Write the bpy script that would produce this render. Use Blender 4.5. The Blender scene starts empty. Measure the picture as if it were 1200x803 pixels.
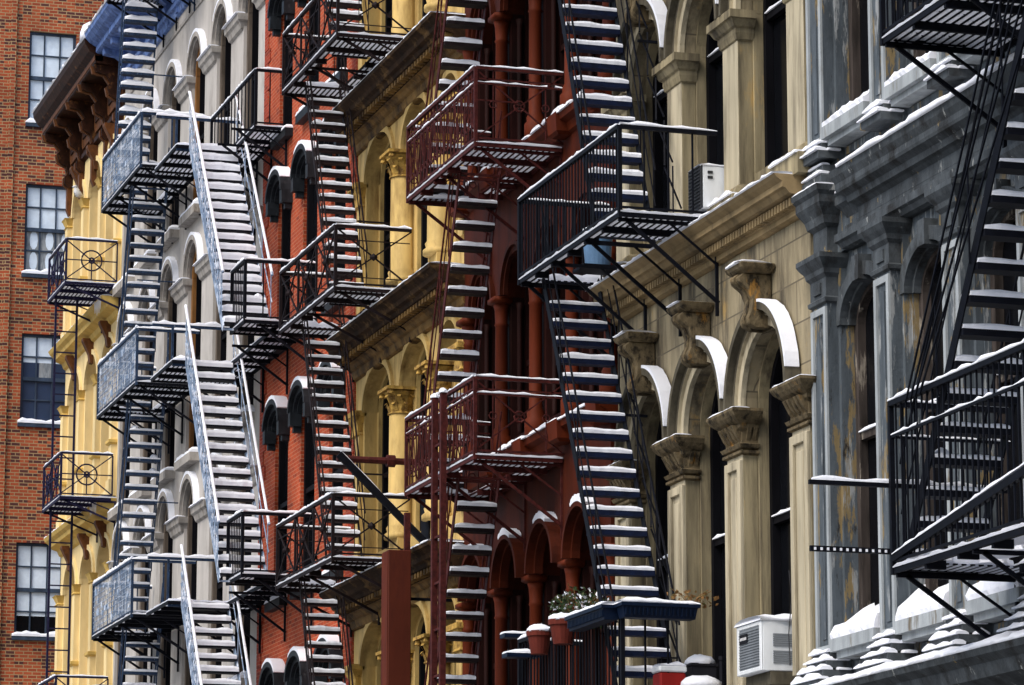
import bpy, math, random
from mathutils import Vector
random.seed(7)
C = bpy.context.scene.collection
PI = math.pi
R = math.radians

# ------------------------------------------------------------------ materials
def mat(name, col, rough=.75, col2=None, lo=.45, hi=.6, scale=3., stretch=.25, var=.18,
        spec=.12, bump=.0, bscale=30., metallic=0., joints=None, extra=None):
    """Procedural paint/stone: base colour with blotches, rain streaks and an optional second (worn) colour."""
    m = bpy.data.materials.new(name); m.use_nodes = True
    nt = m.node_tree; N = nt.nodes; L = nt.links
    b = N['Principled BSDF']
    b.inputs['Roughness'].default_value = rough
    b.inputs['Specular IOR Level'].default_value = spec
    b.inputs['Metallic'].default_value = metallic
    tc = N.new('ShaderNodeTexCoord')
    def noise(sc, st, det=6., rgh=.6):
        mp = N.new('ShaderNodeMapping'); mp.inputs['Scale'].default_value = (sc, sc, sc*st)
        n = N.new('ShaderNodeTexNoise'); n.inputs['Scale'].default_value = 1.
        n.inputs['Detail'].default_value = det; n.inputs['Roughness'].default_value = rgh
        L.new(tc.outputs['Object'], mp.inputs['Vector']); L.new(mp.outputs['Vector'], n.inputs['Vector'])
        return n.outputs['Fac']
    def ramp(f, a, c, va=0., vc=1.):
        r = N.new('ShaderNodeMapRange'); r.inputs['From Min'].default_value = a; r.inputs['From Max'].default_value = c
        r.inputs['To Min'].default_value = va; r.inputs['To Max'].default_value = vc
        L.new(f, r.inputs['Value']); return r.outputs['Result']
    def mix(f, a, c, mode='MIX'):
        x = N.new('ShaderNodeMix'); x.data_type = 'RGBA'; x.blend_type = mode
        if isinstance(f, (int, float)): x.inputs['Factor'].default_value = f
        else: L.new(f, x.inputs['Factor'])
        for k, v in ((6, a), (7, c)):
            if isinstance(v, tuple): x.inputs[k].default_value = (*v, 1)
            else: L.new(v, x.inputs[k])
        return x.outputs[2]
    dark = tuple(c*(1-2.2*var) for c in col); lite = tuple(min(1, c*(1+var)) for c in col)
    out = mix(ramp(noise(scale*1.3, stretch), .32, .68), dark, lite)
    if col2:
        out = mix(ramp(noise(scale, stretch*1.0, 9., .68), lo, hi), out, col2)
    if extra:
        for (c3, l3, h3, s3, st3) in extra:
            out = mix(ramp(noise(s3, st3, 9., .7), l3, h3), out, c3)
    if joints:
        (bw, bh, jc, ms) = joints
        sp = N.new('ShaderNodeSeparateXYZ'); L.new(tc.outputs['Object'], sp.inputs[0])
        ad = N.new('ShaderNodeMath'); L.new(sp.outputs[0], ad.inputs[0]); L.new(sp.outputs[1], ad.inputs[1])
        cb = N.new('ShaderNodeCombineXYZ'); L.new(ad.outputs[0], cb.inputs[0]); L.new(sp.outputs[2], cb.inputs[1])
        br = N.new('ShaderNodeTexBrick'); br.inputs['Scale'].default_value = 1.
        br.inputs['Brick Width'].default_value = bw; br.inputs['Row Height'].default_value = bh
        br.inputs['Mortar Size'].default_value = ms; br.inputs['Mortar Smooth'].default_value = .2
        br.inputs['Color1'].default_value = (1, 1, 1, 1); br.inputs['Color2'].default_value = (.78, .78, .78, 1)
        br.inputs['Mortar'].default_value = (0, 0, 0, 1)
        L.new(cb.outputs[0], br.inputs['Vector'])
        tint = mix(1., out, br.outputs['Color'], 'MULTIPLY')
        out = mix(br.outputs['Fac'], tint, jc)
    L.new(out, b.inputs['Base Color'])
    if bump:
        bp = N.new('ShaderNodeBump'); bp.inputs['Strength'].default_value = bump; bp.inputs['Distance'].default_value = .02
        L.new(noise(bscale, 1., 4.), bp.inputs['Height']); L.new(bp.outputs['Normal'], b.inputs['Normal'])
    return m

def brickmat(name, c1, c2, mortar, bw=.215, bh=.075, ms=.008, dark=(.03, .02, .025), dk=.62):
    m = bpy.data.materials.new(name); m.use_nodes = True
    nt = m.node_tree; N = nt.nodes; L = nt.links; b = N['Principled BSDF']
    b.inputs['Roughness'].default_value = .85; b.inputs['Specular IOR Level'].default_value = .2
    tc = N.new('ShaderNodeTexCoord')
    sp = N.new('ShaderNodeSeparateXYZ'); L.new(tc.outputs['Object'], sp.inputs[0])
    ad = N.new('ShaderNodeMath'); L.new(sp.outputs[0], ad.inputs[0]); L.new(sp.outputs[1], ad.inputs[1])
    cb = N.new('ShaderNodeCombineXYZ'); L.new(ad.outputs[0], cb.inputs[0]); L.new(sp.outputs[2], cb.inputs[1])
    br = N.new('ShaderNodeTexBrick'); br.inputs['Scale'].default_value = 1.
    br.inputs['Brick Width'].default_value = bw; br.inputs['Row Height'].default_value = bh
    br.inputs['Mortar Size'].default_value = ms; br.inputs['Mortar Smooth'].default_value = .15
    br.inputs['Bias'].default_value = 0.
    br.inputs['Color1'].default_value = (*c1, 1); br.inputs['Color2'].default_value = (*c2, 1)
    br.inputs['Mortar'].default_value = (*mortar, 1)
    L.new(cb.outputs[0], br.inputs['Vector'])
    # a scatter of over-burnt dark bricks: noise sampled per brick cell
    dv = N.new('ShaderNodeVectorMath'); dv.operation = 'DIVIDE'; dv.inputs[1].default_value = (bw, bh, 1)
    L.new(cb.outputs[0], dv.inputs[0])
    fl = N.new('ShaderNodeVectorMath'); fl.operation = 'FLOOR'; L.new(dv.outputs[0], fl.inputs[0])
    wn = N.new('ShaderNodeTexWhiteNoise'); wn.noise_dimensions = '2D'; L.new(fl.outputs[0], wn.inputs['Vector'])
    gt = N.new('ShaderNodeMath'); gt.operation = 'GREATER_THAN'; gt.inputs[1].default_value = dk
    L.new(wn.outputs['Value'], gt.inputs[0])
    mul = N.new('ShaderNodeMath'); mul.operation = 'MULTIPLY'
    inv = N.new('ShaderNodeMath'); inv.operation = 'SUBTRACT'; inv.inputs[0].default_value = .85
    L.new(br.outputs['Fac'], inv.inputs[1]); L.new(gt.outputs[0], mul.inputs[0]); L.new(inv.outputs[0], mul.inputs[1])
    mx = N.new('ShaderNodeMix'); mx.data_type = 'RGBA'
    L.new(mul.outputs[0], mx.inputs['Factor']); L.new(br.outputs['Color'], mx.inputs[6]); mx.inputs[7].default_value = (*dark, 1)
    n = N.new('ShaderNodeTexNoise'); n.inputs['Scale'].default_value = .8; n.inputs['Detail'].default_value = 6
    L.new(tc.outputs['Object'], n.inputs['Vector'])
    mr = N.new('ShaderNodeMapRange'); mr.inputs['From Min'].default_value = .3; mr.inputs['From Max'].default_value = .7
    mr.inputs['To Min'].default_value = .65; mr.inputs['To Max'].default_value = 1.15
    L.new(n.outputs['Fac'], mr.inputs['Value'])
    m2 = N.new('ShaderNodeMix'); m2.data_type = 'RGBA'; m2.blend_type = 'MULTIPLY'; m2.inputs['Factor'].default_value = 1
    L.new(mx.outputs[2], m2.inputs[6]); L.new(mr.outputs['Result'], m2.inputs[7])
    L.new(m2.outputs[2], b.inputs['Base Color'])
    bp = N.new('ShaderNodeBump'); bp.inputs['Strength'].default_value = .5; bp.inputs['Distance'].default_value = .01; bp.invert = True
    L.new(br.outputs['Fac'], bp.inputs['Height']); L.new(bp.outputs['Normal'], b.inputs['Normal'])
    return m

def glassmat(name, col, rough=.12, spec=.35):
    m = bpy.data.materials.new(name); m.use_nodes = True
    nt = m.node_tree; N = nt.nodes; b = N['Principled BSDF']
    b.inputs['Roughness'].default_value = rough; b.inputs['Specular IOR Level'].default_value = spec
    n = N.new('ShaderNodeTexNoise'); n.inputs['Scale'].default_value = 1.3; n.inputs['Detail'].default_value = 3
    tc = N.new('ShaderNodeTexCoord'); nt.links.new(tc.outputs['Object'], n.inputs['Vector'])
    mx = N.new('ShaderNodeMix'); mx.data_type = 'RGBA'
    mx.inputs[6].default_value = (*[c*.55 for c in col], 1); mx.inputs[7].default_value = (*[min(1, c*1.4) for c in col], 1)
    nt.links.new(n.outputs['Fac'], mx.inputs['Factor']); nt.links.new(mx.outputs[2], b.inputs['Base Color'])
    return m

def snowmat(name, trans=0.):
    m = bpy.data.materials.new(name); m.use_nodes = True
    nt = m.node_tree; N = nt.nodes; L = nt.links; b = N['Principled BSDF']
    b.inputs['Base Color'].default_value = (.86, .885, .95, 1); b.inputs['Roughness'].default_value = .6
    b.inputs['Specular IOR Level'].default_value = .25
    tc = N.new('ShaderNodeTexCoord'); n = N.new('ShaderNodeTexNoise'); n.inputs['Scale'].default_value = 22; n.inputs['Detail'].default_value = 5
    L.new(tc.outputs['Object'], n.inputs['Vector'])
    bp = N.new('ShaderNodeBump'); bp.inputs['Strength'].default_value = .35; bp.inputs['Distance'].default_value = .02
    L.new(n.outputs['Fac'], bp.inputs['Height']); L.new(bp.outputs['Normal'], b.inputs['Normal'])
    if trans:
        t = N.new('ShaderNodeBsdfTranslucent'); t.inputs['Color'].default_value = (.93, .95, 1., 1)
        x = N.new('ShaderNodeMixShader'); x.inputs[0].default_value = trans
        L.new(b.outputs[0], x.inputs[1]); L.new(t.outputs[0], x.inputs[2]); L.new(x.outputs[0], N['Material Output'].inputs[0])
    return m

M = {}
M['snow'] = snowmat('snow', .12)
M['snow_thin'] = snowmat('snow_thin', .6)
M['grey_paint'] = mat('weathered_grey_paint', (.085, .102, .117), .6, (.20, .15, .075), .56, .585, 4.6, .20, .22,
                      bump=.3, extra=[((.26, .275, .28), .57, .62, 7., .14), ((.025, .022, .02), .60, .67, 8., .25)])
M['grey_trim'] = mat('grey_trim_paint', (.070, .080, .088), .6, (.020, .019, .018), .50, .68, 4., .5, .22,
                     bump=.3, extra=[((.36, .25, .09), .65, .68, 2.6, .6), ((.30, .31, .30), .62, .66, 6., .3)])
M['grey_light'] = mat('pale_grey_paint', (.34, .37, .385), .6, (.14, .12, .09), .57, .66, 4.5, .2, .15, bump=.2)
M['wood_dark'] = mat('weathered_window_wood', (.055, .045, .04), .7, (.25, .22, .18), .60, .66, 9, .15, .3)
M['cream_stone'] = mat('cream_painted_stone', (.315, .265, .16), .7, (.055, .046, .032), .44, .68, 3.4, .09, .16,
                       bump=.15, extra=[((.44, .29, .10), .60, .74, 1.6, .35), ((.075, .062, .045), .56, .70, 6., .05)])
M['cream_lit'] = mat('cream_stone_lit', (.46, .405, .285), .7, (.11, .093, .065), .48, .70, 4., .10, .12, bump=.1)  # paler cream for street-facing parts, their light put into the colour
M['cream_ashlar'] = mat('cream_ashlar', (.345, .29, .185), .75, (.085, .072, .052), .44, .64, 2.8, .18, .16, bump=.15,
                        joints=(1.1, .46, (.12, .10, .07), .010), extra=[((.46, .30, .10), .58, .70, 1.3, .5), ((.08, .065, .045), .57, .70, 5., .06)])
M['cream_ochre'] = mat('ochre_cornice', (.31, .225, .115), .7, (.09, .072, .046), .55, .75, 2.5, .6, .16, bump=.15)
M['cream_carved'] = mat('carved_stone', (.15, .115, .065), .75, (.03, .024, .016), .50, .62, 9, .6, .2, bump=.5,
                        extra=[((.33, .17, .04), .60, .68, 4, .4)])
M['soot'] = mat('sooty_stone', (.10, .088, .062), .8, (.03, .027, .022), .5, .7, 4, .4, .2, bump=.2)
M['oxide'] = mat('red_oxide_iron', (.058, .0095, .0027), .65, (.018, .004, .0022), .54, .72, 3, .16, .2, bump=.1)
M['oxide_dark'] = mat('dark_oxide_iron', (.018, .004, .003), .65, (.007, .003, .002), .5, .7, 4, .16, .25)
M['oxide_bright'] = mat('orange_oxide_iron', (.098, .0155, .0035), .65, (.06, .010, .005), .55, .7, 3, .2, .15)
M['yellow'] = mat('yellow_painted_iron', (.55, .385, .14), .6, (.19, .11, .035), .48, .72, 3.2, .25, .14, bump=.1)
M['yellow_carved'] = mat('yellow_carved', (.50, .31, .075), .65, (.15, .08, .025), .48, .62, 9, .7, .15, bump=.4)
M['brown_soffit'] = mat('brown_soffit', (.032, .016, .007), .8, (.15, .085, .03), .52, .68, 3, 1.5, .3)
M['bed_mould'] = mat('dirty_yellow_moulding', (.20, .115, .035), .7, (.035, .02, .01), .44, .62, 2.6, .8, .2, bump=.2)
M['red_brick'] = brickmat('orange_red_brick', (.44, .070, .020), (.30, .042, .014), (.42, .16, .09), .20, .066, .008, (.20, .03, .014), .9)
M['quoin'] = brickmat('red_quoin', (.33, .038, .014), (.24, .026, .010), (.30, .10, .06), .20, .062, .007, (.15, .02, .01), .9)
M['hood_grey'] = mat('charcoal_hood', (.016, .019, .023), .5, (.045, .05, .055), .58, .7, 8, .5, .2)
M['far_brick'] = brickmat('brown_red_brick', (.43, .095, .036), (.28, .055, .024), (.40, .27, .14), .235, .088, .011, (.05, .026, .028), .70)
M['pale_stone'] = mat('pale_grey_stucco', (.44, .415, .385), .8, (.21, .19, .17), .52, .74, 1.6, .4, .09, bump=.15)
M['pale_trim'] = mat('pale_grey_trim', (.36, .335, .305), .75, (.17, .145, .12), .55, .68, 5, .4, .15, bump=.15)
M['ochre_wood'] = mat('ochre_reveal', (.22, .10, .03), .7, (.15, .07, .03), .55, .7, 5, .2, .2)
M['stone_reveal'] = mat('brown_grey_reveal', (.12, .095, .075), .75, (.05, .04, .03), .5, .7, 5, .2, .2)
M['blue_paint'] = mat('blue_cornice_paint', (.13, .21, .46), .55, (.45, .52, .68), .60, .70, 6, .5, .25)
M['brown_iron'] = mat('brown_cornice_paint', (.032, .011, .005), .55, (.13, .055, .018), .58, .66, 6, .6, .3)
M['brown_panel'] = mat('brown_panel', (.13, .05, .018), .55, (.05, .02, .01), .5, .7, 6, .6, .2)
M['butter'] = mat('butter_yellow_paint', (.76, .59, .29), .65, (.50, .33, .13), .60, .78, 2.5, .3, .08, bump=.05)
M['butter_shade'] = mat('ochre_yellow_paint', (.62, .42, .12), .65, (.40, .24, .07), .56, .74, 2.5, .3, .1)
M['glass'] = glassmat('dark_window_glass', (.004, .0045, .006), .12, .10)
M['glass_blue'] = glassmat('blue_window_glass', (.03, .05, .10), .12, .4)
M['blind'] = mat('white_blind', (.72, .82, .92), .6, (.60, .70, .82), .5, .7, 3, 1., .06)
M['curtain'] = mat('grey_curtain', (.34, .36, .37), .8, (.16, .18, .20), .46, .6, 7, .2, .15)
M['frame_slate'] = mat('slate_window_frame', (.045, .065, .10), .5, None, var=.2)
M['frame_grey'] = mat('grey_window_frame', (.055, .057, .058), .5, None, var=.2)
M['frame_black'] = mat('black_window_frame', (.006, .006, .008), .6, None, var=.2, spec=.05)
M['sash_pale'] = mat('weathered_pale_sash', (.20, .20, .19), .6, (.05, .05, .05), .5, .65, 12, .2, .2)
M['iron_navy'] = mat('navy_black_iron', (.0028, .0036, .0075), .65, (.010, .008, .010), .6, .75, 10, 1., .25, spec=.12)
M['iron_blue'] = mat('blue_tread_iron', (.004, .009, .032), .65, (.006, .010, .03), .5, .7, 10, 1., .25, spec=.15)
M['iron_brown'] = mat('red_brown_iron', (.065, .013, .011), .65, (.02, .007, .007), .56, .7, 12, 1., .25, spec=.12)
M['iron_dark'] = mat('dark_brown_iron', (.012, .007, .008), .65, (.03, .014, .011), .6, .72, 12, 1., .25, spec=.12)
M['iron_slate'] = mat('slate_blue_iron', (.022, .042, .085), .65, (.40, .46, .56), .62, .70, 14, .6, .25, spec=.15)
M['iron_frost'] = mat('frosted_blue_iron', (.22, .30, .43), .55, (.70, .76, .85), .50, .62, 9, .4, .2)
M['iron_indigo'] = mat('indigo_iron', (.014, .013, .042), .65, (.06, .05, .09), .6, .7, 12, 1., .2)
M['plastic_blue'] = mat('blue_plastic', (.002, .008, .026), .5, (.0015, .005, .016), .5, .7, 4, 1., .15, spec=.15)
M['bin_blue'] = mat('blue_grey_plastic', (.13, .24, .40), .45, (.09, .16, .28), .5, .7, 4, 1., .12)
M['terracotta'] = mat('red_pot', (.12, .022, .014), .7, (.07, .014, .010), .5, .7, 6, .5, .15)
M['cooler_red'] = mat('red_plastic', (.22, .012, .010), .5, None, var=.1)
M['black_plastic'] = mat('black_plastic', (.012, .012, .016), .5, None, var=.2)
M['ac_white'] = mat('white_appliance_enamel', (.66, .69, .71), .4, (.48, .49, .48), .6, .75, 5, .4, .06)
M['ac_grille'] = mat('grey_grille', (.20, .22, .24), .55, None, var=.1)
M['ac_dark'] = mat('dark_grille', (.03, .032, .036), .55, None, var=.1)
M['leaf'] = mat('evergreen_leaf', (.045, .075, .03), .6, (.12, .05, .03), .55, .65, 20, 1., .3)
M['leaf_dry'] = mat('dry_leaf', (.20, .10, .035), .7, (.09, .10, .03), .5, .65, 20, 1., .3)
M['sign_red'] = mat('brown_red_sign_paint', (.085, .018, .009), .6, (.05, .011, .007), .5, .7, 2, .3, .15)
M['asphalt'] = mat('asphalt', (.045, .045, .047), .9, (.35, .36, .38), .58, .70, .9, 1., .2)
M['pavement'] = mat('snowy_pavement', (.16, .16, .155), .9, (.6, .62, .66), .52, .62, 1.2, 1., .1)
M['ground'] = mat('snowy_ground', (.24, .245, .255), .9, (.12, .12, .12), .56, .7, .3, 1., .08)
M['roofing'] = mat('snowy_roof', (.72, .75, .8), .9, (.3, .3, .3), .64, .75, .5, 1., .05)
M['ground_floor'] = mat('dark_shopfront', (.05, .048, .05), .6, (.12, .11, .1), .6, .7, 3, .3, .2)
M['white_label'] = mat('pale_lettering', (.6, .6, .6), .5, None, var=.02)
M['feather'] = mat('pigeon_feather', (.55, .56, .58), .7, (.10, .11, .13), .52, .58, 9, 1., .1)

# ------------------------------------------------------------------ mesh builder
class MB:
    def __init__(s, *mats):
        s.v = []; s.f = []; s.m = []; s.mats = list(mats)
    def add(s, vs, fs, m=0):
        o = len(s.v); s.v += [tuple(p) for p in vs]
        for f in fs: s.f.append([i+o for i in f]); s.m.append(m)
    def box(s, x0, x1, y0, y1, z0, z1, m=0):
        if x0 > x1: x0, x1 = x1, x0
        if y0 > y1: y0, y1 = y1, y0
        if z0 > z1: z0, z1 = z1, z0
        vs = [(x, y, z) for x in (x0, x1) for y in (y0, y1) for z in (z0, z1)]
        s.add(vs, [(0, 1, 3, 2), (4, 6, 7, 5), (0, 4, 5, 1), (2, 3, 7, 6), (0, 2, 6, 4), (1, 5, 7, 3)], m)
    def bar(s, p, q, w, h, m=0):
        p = Vector(p); q = Vector(q); d = q-p
        if d.length < 1e-6: return
        d.normalize(); up = Vector((0, 0, 1))
        if abs(d.z) > .98: up = Vector((0, 1, 0))
        a = d.cross(up).normalized()*w/2; b = a.cross(d).normalized()*h/2
        vs = [p-a-b, p+a-b, p+a+b, p-a+b, q-a-b, q+a-b, q+a+b, q-a+b]
        s.add(vs, [(0, 1, 2, 3), (7, 6, 5, 4), (0, 4, 5, 1), (1, 5, 6, 2), (2, 6, 7, 3), (3, 7, 4, 0)], m)
    def tube(s, pts, r, n=6, m=0, caps=True):
        pts = [Vector(p) for p in pts]; rings = []
        for i, p in enumerate(pts):
            d = (pts[min(i+1, len(pts)-1)]-pts[max(i-1, 0)]).normalized()
            up = Vector((0, 0, 1)) if abs(d.z) < .95 else Vector((1, 0, 0))
            a = d.cross(up).normalized(); b = a.cross(d)
            rr = r[i] if isinstance(r, (list, tuple)) else r
            rings.append([p+(a*math.cos(2*PI*k/n)+b*math.sin(2*PI*k/n))*rr for k in range(n)])
        vs = [v for rg in rings for v in rg]; fs = []
        for i in range(len(pts)-1):
            for k in range(n):
                fs.append((i*n+k, i*n+(k+1) % n, (i+1)*n+(k+1) % n, (i+1)*n+k))
        if caps: fs.append(tuple(range(n))[::-1]); fs.append(tuple((len(pts)-1)*n+k for k in range(n)))
        s.add(vs, fs, m)
    def prism_y(s, poly, y0, y1, m=0):
        n = len(poly); vs = [(x, y0, z) for x, z in poly]+[(x, y1, z) for x, z in poly]
        s.add(vs, [tuple(range(n)), tuple(range(n, 2*n))[::-1]]+[(k, n+k, n+(k+1) % n, (k+1) % n) for k in range(n)], m)
    def prism_x(s, poly, x0, x1, m=0):
        n = len(poly); vs = [(x0, y, z) for y, z in poly]+[(x1, y, z) for y, z in poly]
        s.add(vs, [tuple(range(n)), tuple(range(n, 2*n))[::-1]]+[(k, n+k, n+(k+1) % n, (k+1) % n) for k in range(n)], m)
    def lathe(s, cx, cy, prof, n=16, m=0):
        vs = [(cx+r*math.cos(2*PI*k/n), cy+r*math.sin(2*PI*k/n), z) for r, z in prof for k in range(n)]; fs = []
        for i in range(len(prof)-1):
            for k in range(n): fs.append((i*n+k, i*n+(k+1) % n, (i+1)*n+(k+1) % n, (i+1)*n+k))
        fs.append(tuple(range(n))[::-1]); fs.append(tuple((len(prof)-1)*n+k for k in range(n)))
        s.add(vs, fs, m)
    def rlathe(s, ya, yb, xf, xb, prof, m=0, side=True):
        """Rectangular moulding stack on three sides: prof = [(extra, z)...], projecting to -x and both sides."""
        vs = []; fs = []
        for e, z in prof:
            es = e if side else 0
            vs += [(xb, ya-es, z), (xf-e, ya-es, z), (xf-e, yb+es, z), (xb, yb+es, z)]
        for i in range(len(prof)-1):
            for k in range(4): fs.append((i*4+k, i*4+(k+1) % 4, i*4+4+(k+1) % 4, i*4+4+k))
        n = len(prof)-1
        fs.append((3, 2, 1, 0)); fs.append((n*4, n*4+1, n*4+2, n*4+3))
        s.add(vs, fs, m)
    def arch_panel(s, ya, yb, zs, rise, ztop, xf, xb, seg=14, m=0):
        c = (ya+yb)/2; r = (yb-ya)/2
        P = [(c+r*math.cos(PI*k/seg), zs+rise*math.sin(PI*k/seg)) for k in range(seg+1)]
        for k in range(seg):
            (y1, z1), (y2, z2) = P[k], P[k+1]
            s.add([(xf, y1, z1), (xf, y2, z2), (xf, y2, ztop), (xf, y1, ztop), (xb, y1, z1), (xb, y2, z2)],
                  [(0, 1, 2, 3), (0, 4, 5, 1)], m)
    def arch_ring(s, c, zs, r0, h0, r1, h1, xf, xb, a0=0, a1=180, seg=18, m=0, taper=False):
        vs = []; fs = []
        for k in range(seg+1):
            a = R(a0+(a1-a0)*k/seg); t = 1.
            ra, ha, rb, hb = r0, h0, r1, h1
            if taper:
                t = math.sin(PI*(.04+.92*k/seg))**.35*(.85+.3*random.random())
                rb = r0+(r1-r0)*t; hb = h0+(h1-h0)*t
            for (rr, hh) in ((ra, ha), (rb, hb)):
                for x in (xf, xb): vs.append((x, c+rr*math.cos(a), zs+hh*math.sin(a)))
        for k in range(seg):
            o = k*4
            fs += [(o, o+4, o+6, o+2), (o+2, o+6, o+7, o+3), (o+1, o+3, o+7, o+5), (o, o+1, o+5, o+4)]
        fs += [(0, 2, 3, 1), (seg*4, seg*4+1, seg*4+3, seg*4+2)]
        s.add(vs, fs, m)
    def snow(s, p, q, w, t, step=.12, m=0, rough=.45, gaps=0., sag=0.):
        """A lumpy ridge of snow lying along p-q, w wide, about t thick."""
        p = Vector(p); q = Vector(q); d = q-p; ln = d.length
        if ln < 1e-4: return
        n = max(2, int(ln/step)); d.normalize()
        a = d.cross(Vector((0, 0, 1)))
        if a.length < .05: a = Vector((1, 0, 0))
        a.normalize()
        PR = [(-.5, 0), (-.47, .55), (-.25, .95), (.05, 1.), (.32, .9), (.48, .5), (.5, 0)]
        np_ = len(PR); vs = []; fs = []
        ph = random.random()*6
        for i in range(n+1):
            u = i/n; k = t*(1-rough+rough*2*random.random()*(.5+.5*abs(math.sin(ph+u*ln*2.3))))
            if i in (0, n): k *= .55
            c = p+(q-p)*u
            for (aa, zz) in PR:
                vs.append(c+a*aa*w*(1+random.uniform(-.06, .06))+Vector((0, 0, zz*k)))
        for i in range(n):
            if gaps and random.random() < gaps: continue
            for k in range(np_-1): fs.append((i*np_+k, i*np_+k+1, (i+1)*np_+k+1, (i+1)*np_+k))
            fs.append((i*np_, (i+1)*np_, (i+1)*np_+np_-1, i*np_+np_-1))
        fs.append(tuple(range(np_))); fs.append(tuple(n*np_+k for k in range(np_))[::-1])
        s.add(vs, fs, m)
    def slab(s, x0, x1, y0, y1, z, t, m=0, n=9, rough=.12):
        """A flat-topped slab of snow with a softly uneven top, lying on a step."""
        vs = []; fs = []; ph = random.random()*6; PR = [(0, 0), (-.02, .55), (.06, .92), (.3, 1.), (.7, 1.), (.94, .92), (1.02, .55), (1, 0)]
        k = len(PR)
        for i in range(n+1):
            x = x0+(x1-x0)*i/n; h = t*(1+rough*math.sin(ph+i*1.1)+rough*random.uniform(-.6, .6))
            if i in (0, n): h *= .8
            d = random.uniform(-.005, .005)
            for (u, v) in PR: vs.append((x, y0+(y1-y0)*u+d, z+h*v))
        for i in range(n):
            for j in range(k-1): fs.append((i*k+j, i*k+j+1, (i+1)*k+j+1, (i+1)*k+j))
            fs.append((i*k, (i+1)*k, (i+1)*k+k-1, i*k+k-1))
        fs.append(tuple(range(k))); fs.append(tuple(n*k+j for j in range(k))[::-1])
        s.add(vs, fs, m)
    def mound(s, cx, cy, z, rx, ry, h, m=0, n=10):
        vs = []; fs = []; L = [(1., 0), (.93, .45), (.7, .8), (.35, .97)]
        for (rr, zz) in L:
            for k in range(n):
                j = 1+random.uniform(-.1, .1)
                vs.append((cx+rx*rr*j*math.cos(2*PI*k/n), cy+ry*rr*j*math.sin(2*PI*k/n), z+h*zz*(1+random.uniform(-.1, .1))))
        vs.append((cx, cy, z+h))
        for i in range(len(L)-1):
            for k in range(n): fs.append((i*n+k, i*n+(k+1) % n, (i+1)*n+(k+1) % n, (i+1)*n+k))
        for k in range(n): fs.append(((len(L)-1)*n+k, (len(L)-1)*n+(k+1) % n, len(vs)-1))
        fs.append(tuple(range(n))[::-1])
        s.add(vs, fs, m)
    def build(s, name, parent=None, smooth=False, bevel=0.):
        if not s.f: return None
        org = Vector((0, 0, 0)); q = parent
        while q is not None: org += q.location; q = q.parent
        me = bpy.data.meshes.new(name)
        me.from_pydata([tuple(Vector(v)-org) for v in s.v], [], s.f)
        for mm in s.mats: me.materials.append(mm)
        me.polygons.foreach_set('material_index', s.m)
        if smooth: me.polygons.foreach_set('use_smooth', [True]*len(me.polygons))
        me.validate(); me.update()
        o = bpy.data.objects.new(name, me); C.objects.link(o)
        if parent is not None: o.parent = parent
        if bevel:
            b = o.modifiers.new('bevel', 'BEVEL'); b.width = bevel; b.segments = 1; b.limit_method = 'ANGLE'
        return o

def thing(name, label, cat, loc, group=None):
    o = bpy.data.objects.new(name, None); C.objects.link(o); o.location = loc
    o.empty_display_size = .3
    o['label'] = label; o['category'] = cat
    if group: o['group'] = group
    return o
def tag(o, label, cat, group=None):
    o['label'] = label; o['category'] = cat
    if group: o['group'] = group
    return o
def structure(o): o['kind'] = 'structure'; return o

# ------------------------------------------------------------------ facade pieces
def window(parent, ya, yb, z0, zs, rise, x, fm, gm, fw=.07, mid=None, muntins=0, snow=True, name='window'):
    """Sash window: frame mesh (part) with a pane (sub-part); arched when rise > 0. x = glass plane."""
    f = MB(fm, M['snow'])
    c = (ya+yb)/2; r = (yb-ya)/2
    f.box(x-.06, x+.03, ya, ya+fw, z0, zs); f.box(x-.06, x+.03, yb-fw, yb, z0, zs)
    f.box(x-.06, x+.03, ya+fw, yb-fw, z0, z0+fw)
    if rise > 0: f.arch_ring(c, zs, r-fw, rise-fw, r, rise, x-.06, x+.03, 0, 180, 14)
    else: f.box(x-.06, x+.03, ya+fw, yb-fw, zs-fw, zs)
    mz = mid if mid else z0+(zs-z0)*.55
    f.box(x-.05, x+.02, ya+fw, yb-fw, mz-.04, mz+.04)
    if snow: f.snow((x-.05, ya+fw, mz+.04), (x-.05, yb-fw, mz+.04), .05, .035, m=1)
    for k in range(muntins):
        yy = ya+(yb-ya)*(k+1)/(muntins+1); f.box(x-.03, x+.02, yy-.018, yy+.018, z0+fw, zs)
    w = f.build(name, parent)
    g = MB(gm)
    P = [(ya, z0), (yb, z0)]+[(c+r*math.cos(PI*k/12), zs+rise*math.sin(PI*k/12)) for k in range(13)]
    if rise <= 0: P = [(ya, z0), (yb, z0), (yb, zs), (ya, zs)]
    g.prism_x([(y, z) for y, z in P], x+.032, x+.045)
    g.build('pane', w)
    return w

def hood(parent, c, zs, r0, r1, proj, m, snow_t=.05, a0=22, a1=158, h0=None, h1=None, legs=0, name='window_hood'):
    h0 = h0 or r0; h1 = h1 or r1
    b = MB(m)
    b.arch_ring(c, zs, r0, h0, r1, h1, -proj, .02)
    b.arch_ring(c, zs, r0-.05, h0-.05, r0, h0, -proj*.45, .02)
    if legs:
        for sgn in (-1, 1):
            ya, yb = sorted((c+sgn*r0, c+sgn*r1)); b.box(-proj, .02, ya, yb, zs-legs, zs)
            b.box(-proj*1.2, .02, ya-.03, yb+.03, zs-legs-.09, zs-legs)
    o = b.build(name, parent)
    if snow_t:
        s = MB(M['snow']); s.arch_ring(c, zs, r1, h1, r1+snow_t, h1+snow_t, -proj*1.02, 0, a0, a1, 20, taper=True)
        s.build('snow', o, smooth=False)
    return o

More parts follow.
